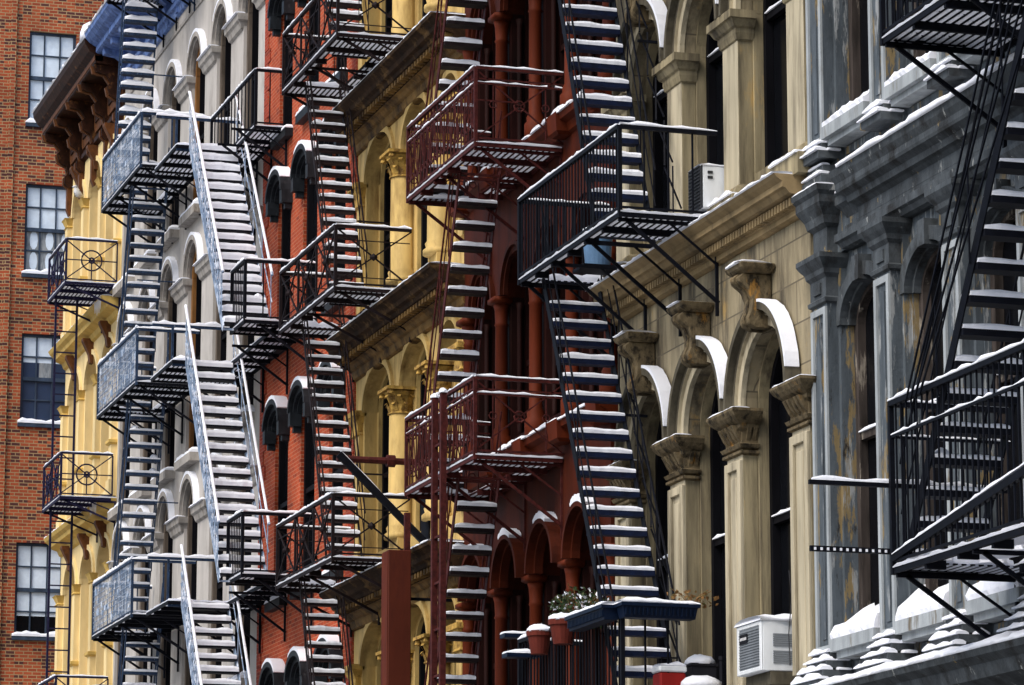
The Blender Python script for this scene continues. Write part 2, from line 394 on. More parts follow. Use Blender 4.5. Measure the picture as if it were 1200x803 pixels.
def keystone(parent, c, z0, z1, w, m, out=.3, snow=True):
    """Scrolled console under an abacus slab."""
    b = MB(m)
    h = z1-z0
    pr = [(.02, z0), (-.17, z0), (-.25, z0+.07*h), (-.26, z0+.16*h), (-.22, z0+.3*h), (-.21, z0+.45*h), (-.25, z0+.6*h), (-out*.86, z0+.72*h), (-out*.86, z0+.8*h), (-out*.74, z0+.86*h), (.02, z0+.86*h)]
    b.prism_y(pr, c-w*.36, c+w*.36)
    b.prism_y([(x*1.08-.008, z) for x, z in pr], c-w*.12, c+w*.12)
    b.rlathe(c-w*.5, c+w*.5, -out*.7, .02, [(0, z0+.86*h), (.05, z0+.9*h), (.07, z0+.93*h), (.09, z1)])
    o = b.build('keystone', parent, bevel=.012)
    if snow:
        s = MB(M['snow']); s.snow((-out*.45, c-w*.52, z1), (-out*.45, c+w*.52, z1), out*1.05, .05); s.build('snow', o, True)
    return o

def cornice(parent, y0, y1, prof, m, snow_z=None, snow_w=.4, snow_t=.07, snow_x=None, dent=None, name='cornice', side=False, xb=.1, sm=None):
    b = MB(m)
    b.rlathe(y0, y1, 0, xb, prof, side=side)
    if dent:
        (d0, dw, dh, dz, out) = dent
        n = int((y1-y0)/d0)
        for i in range(n): b.box(-out, 0, y0+i*d0+.02, y0+i*d0+.02+dw, dz, dz+dh)
    o = b.build(name, parent)
    if snow_z:
        s = MB(M['snow']); x = snow_x if snow_x is not None else -prof[-1][0]+snow_w/2-.01
        s.snow((x, y0, snow_z), (x, y1, snow_z), snow_w, snow_t, .1, rough=.4); s.build('snow', o, True)
    return o

def body(parent, y0, y1, z1, m, xf=.62):
    b = MB(m, M['roofing']); b.box(xf, 15, y0, y1, 0, z1); b.box(xf-.3, 15.05, y0+.01, y1-.01, z1+.004, z1+.15, 1)
    return b.build('rear_block', parent)

ROW = 'buildings of the row'
# ================================================================== GREY WEATHERED BUILDING (nearest, right)
def grey_building():
    Y0, Y1 = 22.2, 34.385
    t = thing('iron_front_building', 'weathered blue grey building with peeling pilasters and snowy sills at the right', 'building', (0, (Y0+Y1)/2, 0), ROW)
    body(t, Y0, Y1, 20, M['grey_trim'])
    cs = [34.08-1.69*i for i in range(7)]
    g = MB(M['ground_floor']); g.box(.05, .62, Y0, Y1, 0, 4.7); g.build('shop_front', t)
    cornice(t, Y0, Y1, [(0, 4.55), (.12, 4.62), (.16, 4.72), (.42, 4.86), (.46, 4.88), (.5, 5.0), (.58, 5.06), (.6, 5.12)], M['grey_trim'], 5.12, .66, .10, -.27, name='ledge')
    w = MB(M['grey_paint'])
    for (zb, zsill, zspr, rise, ztop) in ((5.1, 5.72, 9.0, .42, 9.78), (10.45, 11.1, 14.2, .42, 15.0)):
        for i in range(len(cs)-1):
            yb, ya = cs[i]-.27, cs[i+1]+.27
            w.box(.20, .62, ya, yb, zb, zsill)
            w.arch_panel(ya, yb, zspr, rise, ztop, .20, .62)
            w.box(.20, .62, cs[i+1]-.27, ya, zb, ztop)
            # recessed panel under the sill
            w.box(.17, .20, ya+.1, yb-.1, zb+.08, zb+.14); w.box(.17, .20, ya+.1, yb-.1, zsill-.3, zsill-.22)
        w.box(.20, .62, cs[0]-.27, Y1, zb, ztop)
    w.box(.14, .62, Y0, Y1, 9.78, 10.45); w.box(.06, .62, Y0, Y1, 15., 20)
    w.build('wall', t)
    for lv, (zb, zt) in enumerate(((5.15, 9.76), (10.5, 14.98))):
        for i, c in enumerate(cs):
            big = (i == 0)
            p = MB(M['grey_paint'], M['grey_light'])
            hw = .19 if not big else .205
            p.box(0, .12, c-hw, c+hw, zb+.4, zt-.5)
            p.box(.12, .22, c-hw-.06, c+hw+.06, zb+.02, zt)
            # raised margins round a sunk panel on the front
            p.box(-.025, 0, c-hw, c-hw+.06, zb+.45, zt-.55, 1); p.box(-.025, 0, c+hw-.06, c+hw, zb+.45, zt-.55, 1)
            p.box(-.025, 0, c-hw+.06, c+hw-.06, zt-.62, zt-.55, 1); p.box(-.025, 0, c-hw+.06, c+hw-.06, zb+.45, zb+.53, 1)
            p.box(-.012, 0, c-.05, c+.05, zb+.6, zt-.7, 0)
            po = p.build('pilaster', t)
            k = MB(M['grey_trim'])
            z = zt
            k.rlathe(c-hw, c+hw, 0, .3, [(0, z-.52), (.035, z-.5), (.04, z-.46), (.015, z-.44), (.015, z-.24), (.05, z-.2), (.06, z-.15), (.1, z-.1), (.13, z-.05), (.13, z)])
            k.box(-.035, 0, c-.09, c+.09, z-.4, z-.28)
            k.build('capital', po)
            s = MB(M['grey_trim'], M['snow'])
            st = [(.22, .0, .16), (.16, .16, .26), (.10, .26, .36), (.05, .36, .45)]
            for e, a, b_ in (st if lv == 0 else st[2:]):
                s.box(-e, .14, c-hw-e*.75, c+hw+e*.75, zb+a+.02, zb+b_)
                if lv == 0 or i < 4:
                    s.snow((-e*.9+.02, c-hw-e*.75, zb+b_), (-e*.9+.02, c+hw+e*.75, zb+b_), .14, .06, .07, 1, .5)
                    s.snow((.0, c-hw-e*.7, zb+b_), (.14, c-hw-e*.7, zb+b_), .10, .05, .06, 1, .5)
            if lv == 0: s.mound(-.26, c-.05, zb-.02, .16, .3, .13, 1)
            s.build('base', po)
    # windows, sills, arch mouldings
    for (zb, zsill, zspr, rise) in ((5.1, 5.72, 9.0, .42), (10.45, 11.1, 14.2, .42)):
        for i in range(len(cs)-1):
            yb, ya = cs[i]-.27, cs[i+1]+.27; c = (ya+yb)/2
            window(t, ya, yb, zsill, zspr, rise, .33, M['wood_dark'], M['glass'], .1, zsill+2.1)
            a = MB(M['grey_trim'])
            r = (yb-ya)/2
            a.arch_ring(c, zspr, r-.02, rise-.01, r+.12, rise+.13, .10, .22)
            a.arch_ring(c, zspr, r-.06, rise-.05, r-.02, rise-.01, .19, .28)
            a.box(.05, .22, c-.09, c+.09, zspr+rise-.06, zspr+rise+.2)
            a.build('arch_moulding', t)
            s = MB(M['grey_light']); s.box(-.06, .3, ya+.002, yb-.002, zsill-.13, zsill); s.box(.0, .2, ya+.03, yb-.03, zsill-.2, zsill-.13)
            so = s.build('sill', t)
            s = MB(M['snow'])
            n = 22; vs = []; fs = []; sc_ = 1. if zb < 8 else .4
            for k in range(n+1):      # drift banked up against the sash
                yy = ya+.004+(yb-ya-.008)*k/n
                hh = sc_*(.17+.11*math.sin(k*.55+i*2)+.06*math.sin(k*1.7+i)+random.uniform(-.05, .05))
                for (x, z) in ((-.055, 0), (-.06, .05), (-.02, .11*sc_+.03), (.06, .14+hh*.22), (.16, .1+hh*.6), (.24, hh+.02), (.28, hh+.04), (.29, 0)):
                    vs.append((x+random.uniform(-.008, .008), yy, zsill+z))
            for k in range(n):
                for j in range(7): fs.append((k*8+j, k*8+j+1, k*8+9+j, k*8+8+j))
            fs.append(tuple(range(8))); fs.append(tuple(n*8+j for j in range(8))[::-1])
            s.add(vs, fs)
            s.build('snow', so)
    # entablature
    e = MB(M['grey_trim'])
    e.rlathe(Y0, 33.25, .138, .3, [(.02, 10.02), (.02, 10.14), (.06, 10.18), (.10, 10.2), (.12, 10.26), (.19, 10.31), (.20, 10.34), (.20, 10.40), (.235, 10.47), (.25, 10.54)])
    e.rlathe(Y0, 33.62, .14, .3, [(0, 9.76), (.05, 9.78), (.08, 9.83), (.11, 9.85), (.11, 9.93), (.02, 9.95), (.02, 10.019)])
    e.rlathe(33.25, 33.62, .14, .3, [(.0, 10.1), (.06, 10.2), (.1, 10.24), (.1, 10.33), (.12, 10.36)])
    eo = e.build('cornice', t)
    sn = MB(M['snow']); sn.snow((.05, Y0, 10.54), (.05, 33.27, 10.54), .37, .11, .12, rough=.3); sn.snow((.1, 33.2, 10.36), (.1, 33.64, 10.36), .2, .04, .1)
    sn.build('snow', eo, True)
    r = MB(M['grey_trim'], M['snow'])   # the stepped block over the corner pilaster
    c = cs[0]
    r.rlathe(c-.2, c+.22, -.0, .3, [(-.02, 9.76), (-.02, 10.06), (.03, 10.1), (.05, 10.18), (.10, 10.26), (.12, 10.3), (.12, 10.38), (.15, 10.42), (.16, 10.48)])
    r.snow((-.05, c-.35, 10.48), (-.05, c+.36, 10.48), .22, .035, .08, 1, .25)
    r.rlathe(c-.2, c+.2, 0, .3, [(.07, 10.48), (.07, 10.6), (.04, 10.62)])
    r.snow((-.02, c-.25, 10.62), (-.02, c+.25, 10.62), .14, .05, .08, 1, .25)
    r.rlathe(c-.2, c+.2, 0, .3, [(.03, 10.62), (.03, 10.72)])
    r.snow((-.0, c-.22, 10.72), (-.0, c+.22, 10.72), .1, .04, .08, 1, .25)
    r.build('cornice_block', t)
    cornice(t, Y0, Y1, [(0, 15.), (.06, 15.1), (.1, 15.3), (.4, 15.5), (.5, 15.7)], M['grey_trim'], 15.7, .5, .07)
    return t
grey_building()

# ================================================================== CREAM STONE BUILDING
def cream_building():
    Y0, Y1 = 34.39, 40.77
    t = thing('stone_building', 'cream stone building with tall arches, carved keystones and dentil cornice left of the grey one', 'building', (0, (Y0+Y1)/2, 0), ROW)
    body(t, Y0, Y1, 20, M['cream_stone'], .42)
    piers = [(34.39, 34.89), (36.39, 36.87), (38.27, 38.77), (40.19, 40.69)]
    g = MB(M['ground_floor']); g.box(.05, .62, Y0, Y1, 0, 5.0); g.build('shop_front', t)
    cornice(t, Y0, Y1, [(0, 4.7), (.1, 4.8), (.3, 4.92), (.34, 5.0)], M['cream_ochre'], 5.0, .4, .08, name='ledge')
    levels = [(5.0, 8.53, 10.36, 'order'), (10.72, 13.08, 14.98, 'plain'), (15.36, 17.7, 19.4, 'plain')]
    w = MB(M['cream_ashlar'], M['cream_stone'], M['cream_ashlar'])
    for (zb, zc, zt, kd) in levels:
        for i in range(3):
            ya, yb = piers[i][1], piers[i+1][0]; r = (yb-ya)/2
            w.arch_panel(ya, yb, zc, r+.06, zt, .03, .17, 18, 2)
            w.arch_panel(ya+.03, yb-.03, zc, r+.03, zt-.02, .17, .33, 18, 1)
            w.box(.172, .33, ya+.031, yb-.031, zb, zb+.5, 1)
        for (a, b_) in piers: w.box(.03, .33, a, b_, zc, zt)
        w.box(.03, .33, 40.69, Y1, zb, zt)
    w.box(.05, .4, Y0, Y1, 10.36, 10.72, 1); w.box(.05, .4, Y0, Y1, 14.98, 15.36, 1); w.box(.04, .4, Y0, Y1, 19.4, 20., 1)
    w.build('wall', t)
    for (zb, zc, zt, kd) in levels:
        for i, (a, b_) in enumerate(piers):
            p = MB(M['cream_stone'], M['cream_lit'], M['snow'])
            ct = .43 if kd == 'order' else .32
            p.box(0, .17, a, b_, zb+.35, zc-ct)
            p.box(.17, .33, a-.03 if i else a, b_+.03 if i < 3 else Y1, zb, zc)
            p.box(-.012, 0, a+.001, b_-.001, zb+.36, zc-ct, 1)  # paler sheet on the street face, light painted in as colour
            if kd == 'order':
                p.box(-.05, -.012, a, a+.09, zb+.45, zc-ct-.12, 1); p.box(-.05, -.012, b_-.09, b_, zb+.45, zc-ct-.12, 1)
                p.box(-.05, -.012, a+.09, b_-.09, zc-ct-.22, zc-ct-.12, 1)
                p.box(-.03, -.012, a+.16, b_-.16, zb+.5, zc-ct-.3, 1)
            po = p.build('pier', t, bevel=.008)
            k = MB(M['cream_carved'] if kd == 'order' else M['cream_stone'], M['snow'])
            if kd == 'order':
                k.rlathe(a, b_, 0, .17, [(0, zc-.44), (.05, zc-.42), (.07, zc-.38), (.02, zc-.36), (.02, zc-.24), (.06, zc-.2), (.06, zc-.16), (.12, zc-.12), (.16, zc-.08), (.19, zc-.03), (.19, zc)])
                n = 5
                for q in range(n):          # carved leaves
                    yy = a+(b_-a)*(q+.5)/n
                    k.prism_y([(-.02, zc-.35), (-.06, zc-.3), (-.13, zc-.17), (-.08, zc-.17), (-.02, zc-.22)], yy-.03, yy+.03)
                for q in range(2):
                    k.prism_x([(a-.02, zc-.34), (a-.1, zc-.18), (a-.02, zc-.2)], .03+q*.07, .07+q*.07)
                k.snow((-.08, a-.17, zc), (-.08, b_+.17, zc), .2, .03, .08, 1)
                k.rlathe(a, b_, 0, .17, [(.0, zc-.5), (.05, zc-.48), (.05, zc-.45)])
            else:
                k.rlathe(a, b_, 0, .17, [(0, zc-.33), (.03, zc-.31), (.05, zc-.24), (.05, zc-.19), (.08, zc-.17), (.12, zc-.1), (.15, zc-.09), (.15, zc)])
            k.build('capital', po)
            k = MB(M['cream_stone'], M['snow'])
            k.rlathe(a, b_, 0, .17, [(.16, zb), (.16, zb+.22), (.10, zb+.26), (.06, zb+.34), (0, zb+.38)])
            k.snow((-.13, a-.14, zb+.22), (-.13, b_+.14, zb+.22), .12, .06, .08, 1)
            k.build('base', po)
        for i in range(3):
            ya, yb = piers[i][1], piers[i+1][0]; c = (ya+yb)/2; r = (yb-ya)/2
            ww = window(t, ya+.03, yb-.03, zb+.5, zc, r+.03, .35, M['frame_black'], M['glass'], .08, zb+2.3)
            sa = MB(M['sash_pale']); sa.box(.30, .34, ya+.2, ya+.27, zb+.58, zc); sa.build('sash_stile', ww)
            m = MB(M['cream_lit'])
            m.arch_ring(c, zc, r-.01, r+.05, r+.09, r+.16, -.03, .03)
            m.arch_ring(c, zc, r+.09, r+.16, r+.14, r+.22, -.07, .03)
            m.build('archivolt', t)
            hood(t, c, zc, r+.14, r+.2, .16, M['soot'], .045, 84, 170, r+.22, r+.30)
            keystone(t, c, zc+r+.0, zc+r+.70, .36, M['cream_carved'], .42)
    for z in (10.36, 14.98):
        cornice(t, Y0, Y1, [(0, z-.04), (.05, z-.02), (.05, z+.04), (.08, z+.05), (.08, z+.15), (.2, z+.17), (.24, z+.22), (.28, z+.23), (.28, z+.29), (.34, z+.33), (.37, z+.37)], M['cream_ochre'], z+.37, .46, .05, -.17, dent=(.085, .05, .085, z+.055, .15))
    return t
cream_building()

# ================================================================== RED OXIDE CAST-IRON BUILDING
def oxide_building():
    Y0, Y1 = 40.775, 47.3
    t = thing('cast_iron_building', 'dark red cast iron building with slender columns and black window bays', 'building', (0, (Y0+Y1)/2, 0), ROW)
    body(t, Y0, Y1, 20.2, M['oxide_dark'], .45)
    cs = [41.0+1.56*i for i in range(5)]
    w = MB(M['oxide'], M['oxide_dark'])
    lv = [(5.5, 7.55, 9.32), (9.4, 11.55, 13.32), (13.4, 15.55, 17.2), (17.3, 19., 20.2)]
    w.box(.1, .44, Y0, Y1, 0, 5.5, 1)
    for (zb, zs, zt) in lv:
        for i in range(4):
            ya, yb = cs[i]+.14, cs[i+1]-.14; r = (yb-ya)/2
            w.arch_panel(ya-.03, yb+.03, zs+.09, .5, zt+.08, -.03, .42, 16)
            w.box(.14, .42, ya, yb, zb-.05, zb+.3, 1)
        for c in cs: w.box(.12, .42, c-.14, c+.14, zb, zs+.09, 1); w.box(-.03, .42, c-.11, c+.11, zs+.09, zt+.08)
        w.box(.12, .42, Y0, cs[0]-.14, zb, zt+.08); w.box(.12, .42, cs[-1]+.14, Y1, zb, zt+.08)
    w.build('wall', t)
    for li, (zb, zs, zt) in enumerate(lv):
        for i, c in enumerate(cs):
            p = MB(M['oxide_bright'])
            p.lathe(.02, c, [(.15, zb+.02), (.15, zb+.3), (.115, zb+.34), (.12, zb+.4), (.09, zb+.46), (.085, zs-.3), (.1, zs-.28), (.085, zs-.25), (.095, zs-.08), (.115, zs)], 16)
            p.rlathe(c-.12, c+.12, -.08, .13, [(.0, zs), (.05, zs+.03), (.05, zs+.09)])
            p.build('column', t, True)
        for i in range(4):
            ya, yb = cs[i]+.14, cs[i+1]-.14; r = (yb-ya)/2; c = (ya+yb)/2
            window(t, ya, yb, zb+.3, zs, min(r, .62), .36, M['oxide_dark'], M['glass'], .06, None, 1, snow=False)
            # slender colonnette in front of each jamb
            for yy in (ya+.06, yb-.06):
                q = MB(M['oxide_dark']); q.lathe(.22, yy, [(.05, zb+.3), (.04, zb+.4), (.04, zs-.1), (.06, zs)], 8)
                q.build('jamb_shaft', t, True)
            hood(t, c, zs+.09, r-.1, r-.04, .2 if li == 0 else .08, M['oxide'], .085 if li == 0 else 0, 70, 118, .58, .64)
    for z in (9.28, 13.28, 17.2):
        b = MB(M['oxide_bright'], M['snow'])
        b.rlathe(Y0, Y1, -.03, .2, [(0, z-.12), (.05, z-.1), (.08, z), (.17, z+.04), (.19, z+.12)], side=False)
        y = Y0
        while y < Y1-.2:                      # uneven snow, broken at the column blocks
            ln = random.uniform(.55, 1.1); e = min(y+ln, Y1)
            b.snow((-.13, y, z+.12), (-.13, e, z+.12), .24, random.uniform(.04, .09), .1, 1, .6); y = e+random.uniform(.0, .14)
        for c in cs: b.rlathe(c-.14, c+.14, -.2, .1, [(.0, z-.14), (.04, z-.1), (.06, z+.14)])
        b.build('sill_course', t)
    return t
oxide_building()

# ================================================================== YELLOW CAST-IRON BUILDING
def corinthian(cx, cy, z0, z1, r, m):
    k = MB(m)
    h = z1-z0
    k.lathe(cx, cy, [(r*1.12, z0), (r*1.12, z0+.05*h), (r*.98, z0+.08*h), (r*1.0, z0+.4*h), (r*1.1, z0+.65*h), (r*1.45, z0+.84*h)], 14)
    for row, (za, zb, n, o) in enumerate(((.1, .42, 8, 1.28), (.38, .7, 8, 1.45))):
        for q in range(n):
            a = 2*PI*(q+.5*row)/n; d = Vector((math.cos(a), math.sin(a), 0)); e = Vector((-d.y, d.x, 0))*r*.28
            p0 = Vector((cx, cy, z0+za*h))+d*r; p1 = Vector((cx, cy, z0+zb*h))+d*r*o; p2 = Vector((cx, cy, z0+(zb-.1)*h))+d*r*(o+.18)
            k.add([p0-e, p0+e, p1+e*.8, p1-e*.8, p2+e*.4, p2-e*.4], [(0, 1, 2, 3), (3, 2, 4, 5)])
    for sx in (-1, 1):
        for sy in (-1, 1):
            k.mound(cx+sx*r*1.25, cy+sy*r*1.25, z0+.72*h, r*.3, r*.3, .18*h, n=8)
    k.box(cx-r*1.6, cx+r*1.6, cy-r*1.6, cy+r*1.6, z0+.88*h, z1)
    return k

def yellow_building():
    Y0, Y1 = 47.31, 53.6
    t = thing('yellow_building', 'yellow building with leafy column capitals and deep snow edged cornices beside the red brick', 'building', (0, (Y0+Y1)/2, 0), ROW)
    body(t, Y0, Y1, 20, M['yellow'], .43)
    cols = [49.0, 51.1]
    lv = [(4.8, 7.35, 8.12), (8.5, 11.3, 12.06), (12.4, 14.95, 15.72), (16.1, 18.5, 20)]
    bays = [(47.68, 48.75), (49.25, 50.85), (51.35, 53.05)]
    w = MB(M['yellow'])
    w.box(.1, .9, Y0, Y1, 0, 4.8)
    for (zb, zs, zt) in lv:
        for (a, b_) in bays:
            r = (b_-a)/2; rise = min(.62, r)
            w.arch_panel(a, b_, zs, rise, zt+.3, .02, .22, 16)
            w.arch_panel(a+.1, b_-.1, zs, rise-.08, zt+.3, .22, .42, 16)
            w.box(.22, .42, a, a+.1, zb, zs); w.box(.22, .42, b_-.1, b_, zb, zs)
            w.box(.12, .42, a, b_, zb-.3, zb+.55)
        w.box(.02, .9, 53.05, Y1, zb-.3, zt+.3); w.box(.02, .9, Y0, 47.68, zb-.3, zt+.3)
        for c in cols: w.box(.02, .22, c-.25, c+.25, zs, zt+.3); w.box(.22, .9, c-.25, c+.25, zb, zt+.3); w.box(-.03, .22, c-.24, c+.24, zb-.3, zb+.55)
        for y in (53.05+.08, 47.36):
            w.box(-.05, .02, y, y+.25, zb+.5, zs-.3)
    w.build('wall', t)
    for (zb, zs, zt) in lv:
        for c in cols:
            p = MB(M['yellow'])
            p.lathe(.08, c, [(.25, zb+.55), (.25, zb+.62), (.2, zb+.66), (.22, zb+.72), (.19, zb+.76), (.18, zs-.34)], 18)
            po = p.build('column', t, True)
            corinthian(.08, c, zs-.36, zs+.03, .185, M['yellow_carved']).build('capital', po)
        for y in (53.33, 47.5):
            k = MB(M['yellow_carved'])
            k.rlathe(y-.17, y+.17, -.05, .05, [(0, zs-.36), (.04, zs-.34), (.02, zs-.3), (.02, zs-.18), (.09, zs-.06), (.11, zs-.05), (.11, zs+.03)])
            k.build('pilaster_capital', t)
        for (a, b_) in bays:
            r = (b_-a)/2; rise = min(.62, r)
            window(t, a+.1, b_-.1, zb+.55, zs, rise-.08, .34, M['frame_black'], M['glass'], .08, snow=False)
            k = MB(M['yellow']); k.arch_ring((a+b_)/2, zs, r-.01, rise-.01, r+.06, rise+.12, -.03, .02); k.build('archivolt', t)
            if zt > 9: pass
    for z in (8.14, 12.08, 15.74):
        b = MB(M['brown_soffit'], M['bed_mould'])
        b.rlathe(Y0, Y1, 0, .1, [(0, z-.2), (.04, z-.18), (.06, z-.12), (.06, z-.07), (.10, z-.05), (.14, z+.0), (.19, z+.02)], 1, side=False)
        b.rlathe(Y0, Y1, 0, .1, [(.19, z+.021), (.20, z+.08), (.34, z+.12), (.36, z+.17), (.42, z+.19), (.44, z+.25), (.50, z+.30), (.54, z+.32), (.55, z+.37)], 0, side=False)
        for k in range(int((Y1-Y0)/.16)): b.box(-.32, -.2, Y0+.03+k*.16, Y0+.12+k*.16, z+.03, z+.105, 1)
        o = b.build('cornice', t)
        s = MB(M['snow']); s.snow((-.28, Y0, z+.37), (-.28, Y1, z+.37), .56, .05, .12); s.build('snow', o, True)
    return t
yellow_building()

# ================================================================== RED BRICK BUILDING
def brick_building():
    Y0, Y1 = 53.61, 60.2
    t = thing('brick_building', 'orange red brick building with black arched window hoods between yellow and pale grey fronts', 'building', (0, (Y0+Y1)/2, 0), ROW)
    body(t, Y0, Y1, 22.5, M['red_brick'])
    wins = [(54.3, 55.25), (56.2, 57.2), (58.1, 59.05)]
    lv = [(.0, 4.9, 7.55), (7.75, 9.0, 12.03), (12.6, 13.4, 16.05), (16.6, 17.1, 19.4)]
    w = MB(M['red_brick'])
    ys = [Y0]+[v for p in wins for v in p]+[Y1]
    for k in range(0, len(ys), 2): w.box(0, .62, ys[k], ys[k+1], 0, 22.5)
    for (a, b_) in wins:
        z = 0
        for (_, zs, zt) in lv:
            w.box(0, .62, a, b_, z, zs); w.arch_panel(a, b_, zt-.02, .3, zt+.35, 0, .3, 12); z = zt+.35
            w.box(.3, .62, a, b_, zt+.28, zt+.35)
        w.box(0, .62, a, b_, z, 22.5)
    w.build('wall', t)
    for y, sg in ((Y0, 1), (Y1, -1)):
        q = MB(M['quoin']); z = 0; k = 0
        while z < 22.4:
            ww = .42 if k % 2 else .28
            q.box(-.02, .3, *sorted((y+sg*.001, y+sg*ww)), z+.005, z+.245); z += .25; k += 1
        q.build('quoin_strip', t)
    for (_, zs, zt) in lv:
        for (a, b_) in wins:
            c = (a+b_)/2
            window(t, a, b_, zs, zt-.02, .3, .12, M['frame_black'], M['glass'], .09, snow=False)
            b = MB(M['hood_grey'])
            for (r0, h0, r1, h1, pj) in ((.46, .28, .53, .37, .14), (.53, .37, .60, .46, .22), (.42, .24, .46, .28, .08)):
                b.arch_ring(c, zt-.05, r0, h0, r1, h1, -pj, .0, 0, 180, 14)
            for sgn in (-1, 1):
                ya, yb = sorted((c+sgn*.44, c+sgn*.60)); b.box(-.20, 0, ya, yb, zt-.28, zt-.05); b.box(-.13, 0, ya+.03, yb-.03, zt-.38, zt-.28)
            o = b.build('window_hood', t)
            s = MB(M['snow']); s.arch_ring(c, zt-.05, ++.60, .46, .65, .52, -.22, 0, 55, 150, 16, taper=True); s.build('snow', o)
            s = MB(M['hood_grey'], M['snow']); s.box(-.14, .2, a-.08, b_+.08, zs-.14, zs); s.snow((-.03, a-.08, zs), (-.03, b_+.08, zs), .24, .09, .1, 1)
            s.build('sill', t)
    return t
brick_building()

# ================================================================== PALE GREY STUCCO BUILDING
def pale_building():
    Y0, Y1 = 60.21, 73.7
    t = thing('stucco_building', 'pale grey building with round arched windows under a blue painted cornice', 'building', (0, (Y0+Y1)/2, 0), ROW)
    body(t, Y0, Y1, 23.0, M['pale_stone'])
    cs = [61.42+2.3*i for i in range(6)]
    hw = .62
    lv = [(2.2, 6.9), (7.9, 11.55), (12.6, 16.2), (17.4, 20.25)]
    w = MB(M['pale_stone'])
    edges = [Y0]+[v for c in cs for v in (c-hw, c+hw)]+[Y1]
    for k in range(0, len(edges), 2): w.box(0, .62, edges[k], edges[k+1], 0, 22.9)
    for c in cs:
        z = 0
        for (zs, zt) in lv:
            w.box(0, .62, c-hw, c+hw, z, zs); w.arch_panel(c-hw, c+hw, zt, hw, zt+.75, 0, .62, 16); z = zt+.75
        w.box(0, .62, c-hw, c+hw, z, 22.9)
    w.build('wall', t)
    for (zs, zt) in lv:
        for i, c in enumerate(cs):
            window(t, c-hw+.1, c+hw-.1, zs, zt, hw-.1, .19, M['frame_black'], M['glass'], .07, None, 1, snow=False)
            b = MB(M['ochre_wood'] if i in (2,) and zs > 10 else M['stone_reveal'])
            b.arch_ring(c, zt, hw-.14, hw-.14, hw-.005, hw-.005, .06, .15)
            for sg in (-1, 1):
                ya, yb = sorted((c+sg*(hw-.13), c+sg*(hw-.005))); b.box(.06, .14, ya, yb, zs, zt)
            b.build('window_reveal', t)
            hood(t, c, zt, hw+.02, hw+.11, .11, M['pale_trim'], .06, 40, 176)
            s = MB(M['pale_trim'], M['snow']); s.box(-.2, .3, c-hw-.1, c+hw+.1, zs-.16, zs); s.snow((-.06, c-hw-.1, zs), (-.06, c+hw+.1, zs), .28, .10, .1, 1)
            s.build('sill', t)
        for k in range(7):
            a = cs[k-1]+hw if k else Y0; b_ = cs[k]-hw if k < 6 else Y1
            p = MB(M['pale_trim'], M['snow'])
            p.rlathe(a+.06, b_-.06, 0, .06, [(.0, zt-.3), (.05, zt-.26), (.08, zt-.16), (.12, zt-.12), (.13, zt-.04), (.13, zt)])
            p.snow((-.08, a-.05, zt), (-.08, b_+.05, zt), .2, .045, .1, 1)
            p.build('impost', t)
    b = MB(M['pale_trim']); b.box(-.03, 0, Y0, Y1, 21.55, 21.62); b.build('string_course', t)
    b = MB(M['blue_paint'])
    b.rlathe(Y0, Y1, 0, .2, [(.0, 21.85), (.06, 21.87), (.09, 22.), (.14, 22.02), (.14, 22.12), (.04, 22.14), (.04, 22.5), (.12, 22.54), (.62, 22.58), (.66, 22.6), (.66, 22.72), (.8, 22.8), (.9, 22.9), (.92, 23.0)], side=False)
    n = 15
    for i in range(n):
        y = Y0+.4+(Y1-Y0-.8)*i/(n-1)
        b.prism_y([(-.03, 22.1), (-.16, 22.12), (-.2, 22.22), (-.14, 22.3), (-.3, 22.42), (-.56, 22.46), (-.58, 22.57), (-.03, 22.57)], y-.11, y+.11)
        b.box(-.1, -.03, y-.08, y+.08, 21.9, 22.1)
    o = b.build('cornice', t)
    s = MB(M['snow']); s.snow((-.5, Y0, 23.0), (-.5, Y1, 23.0), .9, .08, .15); s.build('snow', o, True)
    return t
pale_building()

